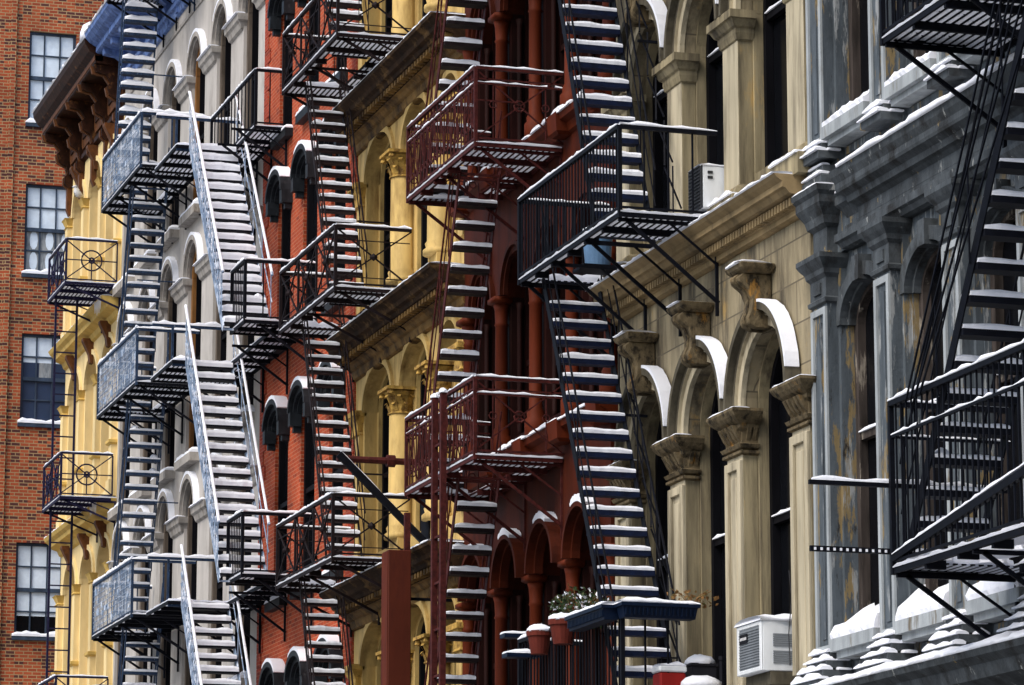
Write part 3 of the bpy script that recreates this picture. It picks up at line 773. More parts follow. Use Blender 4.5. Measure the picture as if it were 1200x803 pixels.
# ================================================================== BUTTER YELLOW BUILDING (far end of the block)
def butter_building():
    Y0, Y1 = 73.71, 80.4
    t = thing('corner_building', 'butter yellow narrow building with dark brown bracketed roof cornice at the far end', 'building', (0, (Y0+Y1)/2, 0), ROW)
    body(t, Y0, Y1, 23.0, M['butter'], .7)
    cs = [74.9, 76.95, 79.05]; hw = .78
    lv = [(4.6, 7.6, 8.6), (9., 11.6, 12.55), (13.3, 15.95, 16.9), (17.65, 20.35, 22.9)]
    w = MB(M['butter'], M['butter_shade'])
    edges = [Y0]+[v for c in cs for v in (c-hw, c+hw)]+[Y1]
    for k in range(0, len(edges), 2): w.box(0, .7, edges[k], edges[k+1], 0, 22.9)
    for c in cs:
        z = 0
        for (zb, zs, zt) in lv:
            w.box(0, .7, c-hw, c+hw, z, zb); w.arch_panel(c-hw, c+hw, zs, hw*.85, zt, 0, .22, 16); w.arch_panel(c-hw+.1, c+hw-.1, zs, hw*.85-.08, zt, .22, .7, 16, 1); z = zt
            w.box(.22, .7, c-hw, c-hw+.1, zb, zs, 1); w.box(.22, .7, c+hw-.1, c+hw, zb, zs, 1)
        w.box(0, .7, c-hw, c+hw, z, 23)
    w.build('wall', t)
    for (zb, zs, zt) in lv:
        for c in cs:
            window(t, c-hw+.1, c+hw-.1, zb, zs, hw*.85-.08, .5, M['butter_shade'], M['glass'], .12, None, 0, snow=False)
            b = MB(M['butter']); b.arch_ring(c, zs, hw-.01, hw*.85-.01, hw+.1, hw*.85+.1, -.05, .02); b.build('archivolt', t)
            b = MB(M['brown_panel'])
            zk = zs+hw*.85
            b.prism_y([(0, zk-.22), (-.07, zk-.2), (-.1, zk), (-.24, zk+.28), (-.24, zk+.34), (0, zk+.34)], c-.11, c+.11); b.build('keystone', t)
        for i in range(4):
            y = [73.98, 75.92, 78.0, 80.1][i]
            p = MB(M['butter']); p.box(-.12, .05, y-.15, y+.15, zb-.2, zs-.2); p.box(-.16, .05, y-.19, y+.19, zb-.3, zb+.05)
            po = p.build('pilaster', t)
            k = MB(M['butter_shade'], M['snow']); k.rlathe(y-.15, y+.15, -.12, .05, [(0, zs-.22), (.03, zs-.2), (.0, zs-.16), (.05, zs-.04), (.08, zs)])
            k.build('capital', po); k = MB(M['butter_shade'])
            k.rlathe(y-.15, y+.15, -.12, .05, [(0.002, zb+.8), (.06, zb+.84), (.06, zb+.9), (0.002, zb+.92)])
            k.build('collar', po)
    for z in (8.75, 12.72, 17.06):
        b = MB(M['butter_shade'], M['brown_panel'])
        b.rlathe(Y0, Y1, 0, .2, [(0, z-.2), (.06, z-.16), (.1, z-.06), (.28, z), (.3, z+.08), (.38, z+.14), (.42, z+.22)], side=False)
        o = b.build('cornice', t)
        s = MB(M['snow']); s.snow((-.2, Y0, z+.22), (-.2, Y1, z+.22), .42, .06, .12)
        for k in range(6):
            yy = Y0+.15+k*.13; s.tube([(-.41, yy, z+.2), (-.41, yy, z-.02-.1*random.random())], [.02, .004], 5)
        s.build('snow', o, True)
    # bracketed roof cornice
    b = MB(M['brown_iron'], M['brown_panel'])
    b.rlathe(Y0, Y1, 0, .2, [(0, 21.35), (.1, 21.4), (.1, 21.5), (.05, 21.52), (.05, 22.3), (.14, 22.34), (.62, 22.38), (.66, 22.4), (.68, 22.56), (.8, 22.64), (.9, 22.8), (.92, 22.92)], side=False)
    b.rlathe(Y0, Y1, -.655, -.5, [(0, 22.42), (.03, 22.44), (.03, 22.54)], 1, side=False)
    n = 5
    for i in range(n):
        y = Y0+.22+(Y1-Y0-.44)*i/(n-1)
        pr = [(0, 21.15), (-.1, 21.1), (-.2, 21.2), (-.2, 21.36), (-.12, 21.44), (-.16, 21.62), (-.34, 21.72), (-.38, 21.9), (-.3, 21.98), (-.42, 22.16), (-.64, 22.2), (-.68, 22.36), (0, 22.36)]
        b.prism_y(pr, y-.14, y+.14); b.prism_y([(x*1.07-.01, z-.02) for x, z in pr[:-1]]+[(0, 22.34)], y-.05, y+.05, 1)
        b.prism_y([(0, 20.5), (-.06, 20.45), (-.12, 20.6), (-.12, 21.12), (0, 21.12)], y-.09, y+.09, 1)
    for i in range(n-1):
        y = Y0+.22+(Y1-Y0-.44)*(i+.5)/(n-1); h = (Y1-Y0-.44)/(n-1)/2-.2
        b.prism_x([(y-h, 21.75), (y-h+.12, 21.6), (y+h-.12, 21.6), (y+h, 21.75), (y+h, 22.05), (y+h-.12, 22.2), (y-h+.12, 22.2), (y-h, 22.05)], -.10, -.05, 1)
        b.prism_x([(y-h*.6, 21.8), (y+h*.6, 21.8), (y+h*.6, 22.0), (y-h*.6, 22.0)], -.13, -.10, 0)
    o = b.build('roof_cornice', t)
    s = MB(M['snow']); s.snow((-.5, Y0, 22.92), (-.5, Y1, 22.92), .9, .10, .15); s.mound(-.7, Y0+.2, 22.9, .3, .35, .4); s.build('snow', o, True)
    return t
butter_building()

# ================================================================== BROWN BRICK BLOCK ACROSS THE CROSS STREET
def far_block():
    YF = 92.
    t = thing('brick_block', 'brown red brick building with slate framed many paned windows facing the camera at the left', 'building', (6, YF, 0))
    w = MB(M['far_brick'])
    X0, X1 = -1.2, 16.
    wx = (.80, 2.06); lv = [(12.0, 14.45), (17.6, 20.0), (21.6, 24.05), (25.7, 28.25)]
    w.box(X0, wx[0], YF, YF+.4, 0, 34); w.box(wx[1], X1, YF, YF+.4, 0, 34)
    z = 0
    for (a, b_) in lv: w.box(wx[0], wx[1], YF, YF+.4, z, a); z = b_
    w.box(wx[0], wx[1], YF, YF+.4, z, 34)
    w.box(X0, X1, YF+.4, YF+14, 0, 34)
    w.box(.28, .44, YF-.06, YF, 0, 34)            # thin brick pier strip
    w.build('wall', t)
    for n, (a, b_) in enumerate(lv):
        f = MB(M['frame_slate']); y0, y1 = YF+.1, YF+.17; fw = .07
        f.box(wx[0], wx[0]+fw, y0, y1, a, b_); f.box(wx[1]-fw, wx[1], y0, y1, a, b_)
        f.box(wx[0]+fw, wx[1]-fw, y0, y1, a, a+fw); f.box(wx[0]+fw, wx[1]-fw, y0, y1, b_-fw, b_)
        mz = a+(b_-a)*.5; f.box(wx[0]+fw, wx[1]-fw, y0-.02, y1, mz-.05, mz+.05)
        for k in (1, 2):
            x = wx[0]+(wx[1]-wx[0])*k/3; f.box(x-.018, x+.018, y0+.01, y1-.01, a+fw, mz-.05); f.box(x-.018, x+.018, y0+.01, y1-.01, mz+.05, b_-fw)
        for q in (a+(b_-a)*.27, a+(b_-a)*.75): f.box(wx[0]+fw, wx[1]-fw, y0+.012, y1-.012, q-.018, q+.018)
        wo = f.build('window', t)
        lo = [M['glass'], M['glass_blue'], M['curtain'], M['blind']][n]
        g = MB(M['blind'], lo); zc = [a+.55, mz+.45, mz, mz][n]
        g.box(wx[0]+fw, wx[1]-fw, y1-.02, y1, zc, b_-fw, 0); g.box(wx[0]+fw, wx[1]-fw, y1-.02, y1, a+fw, zc, 1); g.build('pane', wo)
        if n == 1:
            c = MB(M['curtain']); c.box(1.3, 1.7, y1-.03, y1-.021, mz+.05, zc); c.build('curtain', wo)
        if n == 2:                                 # tied curtains hang in the lower sash
            c = MB(M['blind'])
            for k in range(3):
                x = wx[0]+fw+.2+(wx[1]-wx[0])*k/3
                for zc_ in (a+.38, a+.95):
                    c.add([(x+.11*math.cos(q*PI/5), y1-.028, zc_+.26*math.sin(q*PI/5)) for q in range(10)], [tuple(range(10))[::-1]])
            c.build('curtain', wo)
        s = MB(M['frame_slate'], M['snow']); s.box(wx[0]-.06, wx[1]+.06, YF-.08, YF+.1, a-.1, a); s.snow((wx[0]-.06, YF, a), (wx[1]+.06, YF, a), .18, .14, .12, 1)
        s.build('sill', wo)
    return t
far_block()

# ================================================================== FIRE ESCAPES
GFE = 'fire escapes along the row'
def platform(root, y0, y1, z, xo, xi, m, hole=None, sp=.08, snow_t=.035, edge=.07, name='platform'):
    b = MB(m)
    for (x,) in ((xo,), (xi,)): b.box(x-.012, x+.012, y0, y1, z-edge*.5, z+.012)
    for y in (y0, y1): b.box(xo, xi, y-.012, y+.012, z-edge*.5, z+.012)
    n = max(2, int((y1-y0)/.62))
    for i in range(1, n):
        y = y0+(y1-y0)*i/n
        segs = [(xo, xi)]
        if hole and hole[0] < y < hole[1]: segs = [(xo, hole[2]), (hole[3], xi)]
        for a, c in segs:
            if c-a > .03: b.box(a, c, y-.022, y+.022, z-.085, z-.004)
    k = int((xi-xo)/sp); st = (xi-xo)/k
    s = MB(M['snow_thin'])
    for i in range(k):
        x = xo+(i+.5)*st
        runs = [(y0, y1)]
        if hole and hole[2] < x < hole[3]: runs = [(y0, hole[0]), (hole[1], y1)]
        for a, c in runs:
            if c-a < .06: continue
            b.box(x-st*.25, x+st*.25, a+.01, c-.01, z-.010, z+.002)
        x2 = xo+(i+1.)*st-st*.0
        if i == k-1: continue
        runs = [(y0, y1)]
        if hole and hole[2]-.03 < x2 < hole[3]+.03: runs = [(y0, hole[0]), (hole[1], y1)]
        for a, c in runs:
            y = a+.03
            while y < c-.1:
                e = min(c-.02, y+random.uniform(.35, 1.1))
                s.box(x2-st*.31, x2+st*.31, y, e, z-.012, z+snow_t*random.uniform(.4, .8)); y = e+random.uniform(.015, .05)
    o = b.build(name, root)
    for y in (y0, y1): s.snow((xo, y, z+.012), (xi, y, z+.012), .05, .035, .1)
    s.snow((xo, y0, z+.012), (xo, y1, z+.012), .045, .03, .1)
    if hole:
        s.snow((hole[2], hole[0], z+.004), (hole[3], hole[0], z+.004), .10, .09, .07); s.snow((hole[2], hole[1], z+.004), (hole[3], hole[1], z+.004), .10, .09, .07)
    s.build('snow', o, False)
    return o

def ring(b, c, r, ax, t, m=0, n=16):
    c = Vector(c); e1 = Vector((0, 1, 0)) if ax == 'x' else Vector((1, 0, 0)); e2 = Vector((0, 0, 1))
    P = [c+(e1*math.cos(2*PI*k/n)+e2*math.sin(2*PI*k/n))*r for k in range(n+1)]
    b.tube(P, t, 5, m, False)

def fill_panel(b, p, q, z0, z1, style, ax):
    """Railing infill between floor points p and q (same height), z0..z1."""
    P = Vector(p); Q = Vector(q); L = (Q-P).length
    at = lambda u, z: (P.x+(Q.x-P.x)*u, P.y+(Q.y-P.y)*u, z)
    if style == 'baluster':
        n = max(2, int(L/.115))
        for i in range(1, n): b.bar(at(i/n, z0), at(i/n, z1), .015, .015)
    elif style == 'sparse':
        n = max(2, int(L/.26))
        for i in range(1, n): b.bar(at(i/n, z0), at(i/n, z1), .02, .02)
    elif style == 'cross':
        n = max(1, round(L/1.15))
        for i in range(n):
            a, c = i/n, (i+1)/n; mu = (a+c)/2; mz = (z0+z1)/2
            b.bar(at(a, z0), at(c, z1), .022, .022); b.bar(at(a, z1), at(c, z0), .022, .022)
            rr = .06
            e = .055/L
            b.tube([at(mu-e, mz), at(mu, mz), at(mu+e, mz)], [.02, .06, .02], 8)
            b.bar(at(a+.02, z1-.18), at(c-.02, z1-.18), .014, .014); b.bar(at(a+.02, z0+.1), at(c-.02, z0+.1), .014, .014)
            for u in (a+.28*(c-a), c-.28*(c-a)): b.bar(at(u, z0+.1), at(u, z1-.18), .011, .011)
            b.bar(at(a, z0), at(a, z1), .03, .03)
    elif style == 'ornate':
        n = max(2, int(L/.16)); mz = (z0+z1)/2
        for i in range(n):
            a, c = i/n, (i+1)/n
            b.bar(at(a, z0), at(a, z1), .014, .014)
            if i % 2: b.bar(at(a, z0+.08), at(c, z1-.12), .013, .013)
            else: b.bar(at(a, z1-.12), at(c, z0+.08), .013, .013)
            ring(b, at((a+c)/2, z0+.2), .045, ax, .009, n=8); ring(b, at((a+c)/2, z1-.2), .045, ax, .009, n=8)
        b.bar(at(0, z1-.11), at(1, z1-.11), .02, .02)
    elif style == 'rosette':
        mz = (z0+z1)/2
        n = max(1, round(L/1.2))
        for i in range(n):
            a, c = i/n, (i+1)/n; mu = (a+c)/2
            for (u0, w0, u1, w1) in ((a, z0, c, z1), (a, z1, c, z0)): b.bar(at(u0, w0), at(u1, w1), .018, .018)
            ring(b, at(mu, mz), .07, ax, .016, n=10)
            for u in (a+.2*(c-a), c-.2*(c-a)): b.bar(at(u, z0), at(u, z1), .013, .013); ring(b, at(u, mz), .05, ax, .009, n=8)
            b.bar(at(a, z0), at(a, z1), .02, .02)
        b.bar(at(0, z1-.12), at(1, z1-.12), .018, .018)
    elif style == 'wheel':
        mz = (z0+z1)/2; n = max(1, round(L/1.05))
        for i in range(n):
            a, c = i/n, (i+1)/n; mu = (a+c)/2
            for (u0, w0, u1, w1) in ((a, z0, c, z1), (a, z1, c, z0), (mu, z0, mu, mz), (a, mz, c, mz)): b.bar(at(u0, w0), at(u1, w1), .022, .022)
            ring(b, at(mu, mz), .22, ax, .018, n=18); ring(b, at(mu, mz), .06, ax, .02, n=8)
            b.bar(at(c, z0), at(c, z1), .028, .028)
    elif style == 'mesh':
        n = max(2, int(L/.10))
        for i in range(1, n): b.bar(at(i/n, z0), at(i/n, z1), .011, .011, 1)
        k = int((z1-z0)/.10)
        for i in range(1, k): z = z0+(z1-z0)*i/k; b.bar(at(0, z), at(1, z), .011, .011, 1)
        for i in range(22):
            u, z = random.random(), random.uniform(z0, z1)
            w, h = random.uniform(.04, .16)/L, random.uniform(.04, .14)
            c0 = at(max(0, u-w/2), z); c1 = at(min(1, u+w/2), z); b.bar(c0, c1, .02, h, 1)

def railing(root, y0, y1, z, xo, xi, h, m, outer='baluster', near='baluster', far='baluster', mesh=None, snow_t=.035, rail=.045, mid=False, gap_outer=None, gap_near=None):
    b = MB(m, mesh or m); s = MB(M['snow'])
    def seg(p, q, st, ax):
        if st is None: return
        P = Vector((p[0], p[1], z+h)); Q = Vector((q[0], q[1], z+h))
        b.bar(P, Q, rail, rail*.8); s.snow(P+Vector((0, 0, rail*.4)), Q+Vector((0, 0, rail*.4)), rail*1.15, snow_t, .1, rough=.5)
        b.bar((p[0], p[1], z+.07), (q[0], q[1], z+.07), .025, .025)
        if mid:
            b.bar((p[0], p[1], z+h*.8), (q[0], q[1], z+h*.8), .025, .025)
            s.snow((p[0], p[1], z+h*.8+.012), (q[0], q[1], z+h*.8+.012), .03, .025, .1, rough=.7, gaps=.15)
        fill_panel(b, (p[0], p[1], z), (q[0], q[1], z), z+.07, z+h-.02, st, ax)
    if gap_outer:
        seg((xo, y0), (xo, gap_outer[0]), outer, 'x'); seg((xo, gap_outer[1]), (xo, y1), outer, 'x')
    else: seg((xo, y0), (xo, y1), outer, 'x')
    seg((gap_near if gap_near else xo, y0), (xi, y0), near, 'y'); seg((xo, y1), (xi, y1), far, 'y')
    ps = [(xo, y0), (xo, y1), (xi, y0), (xi, y1)]
    for (x, y) in ps:
        if x == xi: continue
        b.bar((x, y, z-.05), (x, y, z+h), .045, .045)
    o = b.build('railing', root)
    s.build('snow', o, True)
    return o

def staircase(root, xo, xi, yt, zt, yb, zb, n, m, tm, depth=.2, th=.05, snow_t=.055, rails=(1, 1), rail_h=.85, stringer=.15, first=1, last=0, side=None, snow_big=0, rm=None, meshes=(1, 1)):
    """Steep open flight: two stringers, n treads with snow, handrails."""
    st = MB(m); st.bar((xo, yt, zt), (xo, yb, zb), .014, stringer); st.bar((xi, yt, zt), (xi, yb, zb), .014, stringer)
    for u in (.005, .995): st.bar((xo, yt+(yb-yt)*u, zt+(zb-zt)*u-.03), (xi, yt+(yb-yt)*u, zt+(zb-zt)*u-.03), .03, .03)
    e = st.build('staircase', root)
    sg = 1 if yb > yt else -1
    for k in range(first, n-last):
        u = (k+.5)/n; y = yt+(yb-yt)*u; z = zt+(zb-zt)*u
        t = MB(tm, M['snow'])
        t.box(xo+.008, xi-.008, y-depth/2, y+depth/2, z-th, z)
        tt = snow_t*random.uniform(.75, 1.3)
        sb = snow_big*random.uniform(.93, 1.07) if snow_big else tt
        if sb > .1 and meshes == (1, 1): t.snow((xo, y, z), (xi, y, z), depth*1.02, sb, .11, 1, .3)
        else: t.slab(xo+.012, xi-.012, y-depth/2, y+depth/2, z, sb, 1, 9, .05 if sb > .1 else .10)
        if random.random() < .07: t.mound(xo+random.choice((.12, xi-xo-.12)), y, z+tt*.5, .08, depth*.4, .05+.04*random.random(), 1, 8)
        t.build('tread', e)
    rmat = rm or m
    for w, x, side in zip(rails, (xo-.02, xi+.02), [side if q else None for q in meshes]):
        if not w: continue
        wide = meshes != (1, 1)
        r = MB(rmat, M['snow'], side or rmat)
        top = Vector((x, yt, zt+rail_h)); bot = Vector((x, yb, zb+rail_h))
        r.tube([top, bot], .022 if (side or wide) else .014, 6); r.tube([top-Vector((0, 0, rail_h*.48)), bot-Vector((0, 0, rail_h*.48))], .009, 5)
        for k in range(5):
            u = .03+.94*k/4; p = top.lerp(bot, u); r.bar(p, p-Vector((0, 0, rail_h)), .014, .014)
        if side:
            L = 22
            for k in range(L):
                p = top.lerp(bot, (k+.5)/L); r.bar(p, p-Vector((0, 0, rail_h)), .010, .014, 2)
            for k in range(2):
                d = Vector((0, 0, rail_h*(k+1)/3)); r.bar(top-d, bot-d, .010, .014, 2)
            r.snow(top+Vector((0, 0, .015)), bot+Vector((0, 0, .015)), .05, .05, .12, 1, .4)
        elif wide: r.snow(top+Vector((0, 0, .012)), bot+Vector((0, 0, .012)), .045, .03, .12, 1, .3)
        r.build('handrail', e)
    return e

def brackets(root, y0, y1, z, xo, m, n=3, drop=.85, xw=-.02, out=1.):
    for i in range(n):
        y = y0+.06+(y1-y0-.12)*i/(n-1) if n > 1 else (y0+y1)/2
        b = MB(m)
        b.bar((xo*.92, y, z-.06), (xw, y, z-drop), .03, .04)
        b.bar((xw-.02, y, z-.05), (xw-.02, y, z-drop-.15), .035, .035)
        b.bar((xo, y, z-.06), (xw, y, z-.06), .03, .04)
        b.bar((xo*.5, y, z-.06), (xw, y, z-drop*.55), .02, .025)
        b.build('bracket', root)

W = -1.21
# ---- near right: black fire escape on the grey building
def fe_grey():
    t = thing('fire_escape', 'black iron fire escape with tall close barred railing at the right edge', 'fire escape', (-.6, 29.4, 5.85), GFE)
    m = M['iron_navy']
    y0, y1 = 25.2, 29.42
    for z in (5.85, 10.76, 15.6):
        platform(t, y0, y1, z, W, -.04, m, hole=(y0+.5, 28.9, -1.02, -.3) if z < 10 else (25.6, 27.6, -1.05, -.3), sp=.078, edge=.09, snow_t=.05)
        railing(t, y0, y1, z, W, -.04, 1.5, m, 'baluster', None, 'baluster', snow_t=.045, rail=.06, mid=True)
        brackets(t, 26, y1, z, W, m, 3, .8)
    b = MB(m, M['snow'])            # bars that run out past the platform end
    b.bar((-1.98, 29.5, 6.62), (-.05, 29.5, 6.62), .04, .04); b.snow((-1.95, 29.5, 6.64), (-.1, 29.5, 6.64), .045, .04, .1, 1)
    b.bar((-1.98, 29.5, 6.02), (-1.2, 29.5, 6.02), .035, .05)
    for k in range(12): b.box(-1.95+k*.062, -1.93+k*.062, 29.473, 29.481, 6.005, 6.03, 1)
    b.build('outrigger_bar', t)
    staircase(t, -1.13, -.45, 26.15, 10.76, 29.36, 5.85, 19, m, m, .2, .06, .05, (1, 1), .95, .12)
    staircase(t, -1.13, -.45, 26.15, 15.6, 29.36, 10.76, 19, m, m, .2, .06, .05, (1, 1), .95, .12)
    b = MB(m, M['snow']); b.bar((W, 25.6, 6.45), (W, 29.4, 5.95), .05, .07); b.snow((W, 29.4, 5.98), (W, 26, 6.45), .06, .03, .1, 1)
    for k in range(4): b.bar((-1.15, 25.9+k*.35, 10.7), (-1.28, 28.6+k*.1, 7.3), .016, .016)
    b.build('drop_rail', t)
    s = MB(M['snow'])
    for (x, y) in ((-1.0, 29.1), (-.7, 28.3), (-.9, 27.4), (-.5, 29.1)): s.mound(x, y, 5.86, .22, .35, .12)
    s.build('snow', t)
fe_grey()

# ---- cream building
def fe_cream():
    t = thing('fire_escape', 'black iron fire escape with blue treads fixed to the cream stone building', 'fire escape', (-.6, 38.9, 10.8), GFE)
    m = M['iron_navy']
    y0, y1 = 37.0, 40.83
    for z in (5.4, 10.82, 15.4):
        platform(t, y0, y1, z, W, -.05, m, hole=(38.15, 40.65, -1.04, -.18), sp=.078, edge=.08, snow_t=.05)
        railing(t, y0, y1, z, W, -.42 if z < 8 else -.05, 1.0, m, 'baluster', 'sparse', 'baluster', snow_t=.04, rail=.055)
        brackets(t, y0, y1, z, W, m, 4, .95)
    staircase(t, -1.0, -.3, 40.55, 10.82, 37.75, 5.4, 22, M['iron_navy'], M['iron_blue'], .17, .06, .06, (1, 1), .9, .10)
    staircase(t, -1.0, -.3, 40.4, 15.4, 38.45, 10.82, 18, M['iron_navy'], M['iron_blue'], .17, .06, .06, (1, 1), .9, .10)
    b = MB(m, M['snow'])
    for z in (5.4, 10.82):                     # latticed truss beside the flight
        for k in range(7):
            z0_ = z+.3+k*.62; b.bar((-.22, 38.0+.32*k*.9, z0_), (-.12, 38.0+.32*(k+1)*.9, z0_+.62), .02, .02)
            b.bar((-.12, 38.0+.32*k*.9, z0_+.05), (-.22, 38.0+.32*(k+1)*.9, z0_+.6), .016, .016)
        b.build('stair_truss', t); b = MB(m, M['snow'])
    b = MB(m); b.bar((-.4, 38.7, 13.35), (.0, 38.7, 13.35), .03, .03); b.build('tie_rod', t)
    b = MB(m); b.bar((-.9, 39.6, 9.0), (.0, 39.6, 9.0), .025, .03); b.build('tie_rod', t)
fe_cream()

# ---- oxide building
def fe_oxide():
    t = thing('fire_escape', 'red brown iron fire escape with ornate railings on the dark red building', 'fire escape', (-.6, 44.4, 13.0), GFE)
    m = M['iron_brown']
    y0, y1 = 42.76, 46.05
    for z in (4.9, 8.96, 13.03, 17.0):
        platform(t, y0, y1, z, W, -.05, m, hole=(43.9, 45.9, -1.04, -.4), sp=.078, edge=.08, snow_t=.045)
        railing(t, y0, y1, z, W, -.03, 1.0, m, 'ornate', 'rosette', 'ornate', snow_t=.035, rail=.05, mid=True)
        brackets(t, y0, y1, z, W, m, 3, .85)
    for (a, b_) in ((17.0, 13.03), (13.03, 8.96), (8.96, 4.9)):
        staircase(t, -1.0, -.45, 44.2, a, 46.0, b_, 15, m, M['iron_dark'], .2, .05, .06, (1, 1), .85, .09)
    b = MB(m, M['snow'])                        # the two uprights of the drop ladder
    for y in (44.25, 43.85): b.bar((-1.32, y, 4.), (-1.32, y, 9.95), .075, .075); b.mound(-1.32, y, 9.95, .06, .06, .06, 1, 8)
    for k in range(9): b.bar((-1.32, 43.85, 4.5+k*.6), (-1.32, 44.25, 4.5+k*.6), .03, .03)
    b.build('drop_ladder', t)
    b = MB(m)
    for z in (10.2, 14.2, 6.2):
        b = MB(m); b.bar((-.6, 44.9, z), (0, 44.9, z), .02, .02); b.build('tie_rod', t)
fe_oxide()

# ---- yellow building
def fe_yellow():
    t = thing('fire_escape', 'dark iron fire escape with crossed bar railings in front of the yellow columns', 'fire escape', (-.6, 51.8, 12.6), GFE)
    m = M['iron_dark']
    y0, y1 = 50.1, 53.62
    for z in (4.6, 8.6, 12.62, 16.5):
        platform(t, y0, y1, z, W, -.1, m, hole=(51.2, 53.1, -1.03, -.42), sp=.078, edge=.08, snow_t=.045)
        railing(t, y0, y1, z, W, -.05, .93, m, 'cross', 'cross', 'cross', snow_t=.04, rail=.05)
        brackets(t, y0, y1, z, W, m, 3, .6)
    for (a, b_) in ((20.3, 16.5), (16.5, 12.62), (12.62, 8.6), (8.6, 4.6)):
        staircase(t, -1.0, -.45, 53.0, a, 51.25, b_, 18, m, m, .17, .04, .06, (1, 1), .85, .07)
    b = MB(m)
    for z in (10.1, 14.0, 6.2):
        b = MB(m); b.bar((-.5, 51.6, z), (.1, 51.6, z), .025, .025); b.build('tie_rod', t)
fe_yellow()

# ---- red brick building (wide snowy stair)
def fe_brick():
    t = thing('fire_escape', 'fire escape with broad snow covered stairs running down past the red brick', 'fire escape', (-.6, 58.6, 13.3), GFE)
    m = M['iron_navy']; sl = M['iron_slate']; fr = M['iron_frost']
    for z, yn in ((17.15, 58.3), (13.3, 56.18), (9.1, 56.1), (4.9, 56.1)):
        top = z > 16
        platform(t, yn, 60.0, z, -.6, -.04, m, sp=.078, edge=.09, snow_t=.05)
        platform(t, 60.0, 61.9, z, -1.62, -.04, m, sp=.078, edge=.09, snow_t=.06)
        if not top: platform(t, yn, 57.2, z, W, -.6, m, sp=.078, edge=.09, snow_t=.06)
        if top: railing(t, yn, 61.9, z, -.6, -.1, 1.0, m, 'sparse', 'sparse', None, snow_t=.05, rail=.05)
        else: railing(t, yn, 57.2, z, W, .0, 1.0, m, 'baluster', 'sparse', None, snow_t=.05, rail=.055)
        brackets(t, yn, 61.8, z, -1., m, 4, .7)
        b = MB(sl, M['snow'], fr)
        b.bar((-1.62, 61.9, z+1.0), (-.04, 61.9, z+1.0), .05, .05); b.snow((-1.62, 61.9, z+1.02), (-.04, 61.9, z+1.02), .07, .07, .1, 1)
        b.bar((-1.25, 61.9, z), (-1.25, 61.9, z+1), .04, .04); b.build('landing_rail', t); b = MB(sl, M['snow'], fr)
        b.bar((-1.62, 60.05, z-.04), (-.62, 60.05, z-.04), .05, .09); b.snow((-1.6, 60.1, z), (-1.2, 60.1, z), .2, .10, .1, 1)
        b.build('landing_edge', t)
    for (a, b_) in ((17.15, 13.3), (13.3, 9.1), (9.1, 4.9)):
        staircase(t, -1.4, -.6, 59.95, a, 56.95, b_, 18, fr, m, .24, .03, .16, (1, 1), .95, .13, 0, 0, fr, (.135 if a > 16 else .115 if a > 10 else .10), fr, meshes=(1, 0))
fe_brick()

# ---- pale stucco building
def fe_pale():
    t = thing('fire_escape', 'slate blue fire escape with frosted mesh baskets on the pale grey building', 'fire escape', (-.6, 67.4, 13.9), GFE)
    m = M['iron_slate']; fr = M['iron_frost']
    y0, y1 = 65.45, 69.45
    for z in (5.2, 9.5, 13.9, 18.12, 22.5):
        platform(t, y0, y1, z, W, -.05, M['iron_navy'], hole=(66.8, 68.7, -1.03, -.33), sp=.078, edge=.09, snow_t=.055)
        if z < 20:
            railing(t, y0, y1, z, W, -.05, 1.02, m, 'mesh', None, 'sparse', mesh=fr, snow_t=.07, rail=.055)
            b = MB(m, M['snow'])
            b.bar((W, y0, z+1.02), (-.02, y0, z+1.02), .05, .05); b.snow((W, y0, z+1.04), (-.02, y0, z+1.04), .08, .09 if z > 15 else .05, .1, 1)
            b.bar((-.62, y0, z), (-.62, y0, z+1.), .03, .03)
            b.build('end_rail', t)
        brackets(t, y0, y1, z, W, M['iron_navy'], 4, .75)
    data = [(26.5, 22.5, 66.9, 68.4, .05), (22.5, 18.12, 68.4, 69.3, .13), (18.12, 13.9, 67.1, 68.45, .045), (13.9, 9.5, 66.9, 68.45, .045), (9.5, 5.2, 66.9, 68.45, .045)]
    for (a, b_, ya, yb, sn) in data:
        staircase(t, -1.02, -.36, ya, a, yb, b_, 17, m, M['iron_slate'], .2, .05, sn, (1, 1), .8, .08, 1, 0, None, sn if sn > .1 else 0)
    b = MB(m, M['snow'])
    for z in (20.4, 16.25, 11.9):
        b = MB(m); b.bar((-.9, 67.2, z), (.05, 67.2, z), .022, .022); b.build('tie_rod', t)
    b = MB(m, M['snow'])            # service brackets by the cornice
    b.bar((-.5, 66.3, 22.0), (0, 66.3, 21.6), .03, .03); b.bar((-.5, 66.3, 22.0), (0, 66.3, 22.0), .03, .03); b.bar((-.05, 66.3, 21.5), (-.05, 66.3, 22.1), .03, .03)
    b.build('wall_bracket', t)
fe_pale()

# ---- butter yellow building: small wheel balconies with a ladder
def fe_butter():
    t = thing('fire_escape', 'small indigo balconies with wheel pattern railings and thin ladder on butter yellow front', 'fire escape', (-.7, 74.7, 12.9), GFE)
    m = M['iron_indigo']
    y0, y1 = 73.6, 75.75
    for z in (8.2, 12.9, 17.5):
        platform(t, y0, y1, z, W, -.15, m, sp=.078, edge=.09, snow_t=.05)
        railing(t, y0, y1, z, W, -.12, .93, m, 'wheel', 'wheel', None, snow_t=.04, rail=.045)
        brackets(t, y0, y1, z, W, m, 2, .5)
    b = MB(m)
    for x in (-1.12, -.66): b.bar((x, 75.3, 4.5), (x, 75.3, 17.5), .045, .045)
    z = 4.8
    while z < 17.4: b.bar((-1.12, 75.3, z), (-.66, 75.3, z), .028, .028); z += .46 if z > 13 or True else .4
    b.build('ladder', t)
fe_butter()

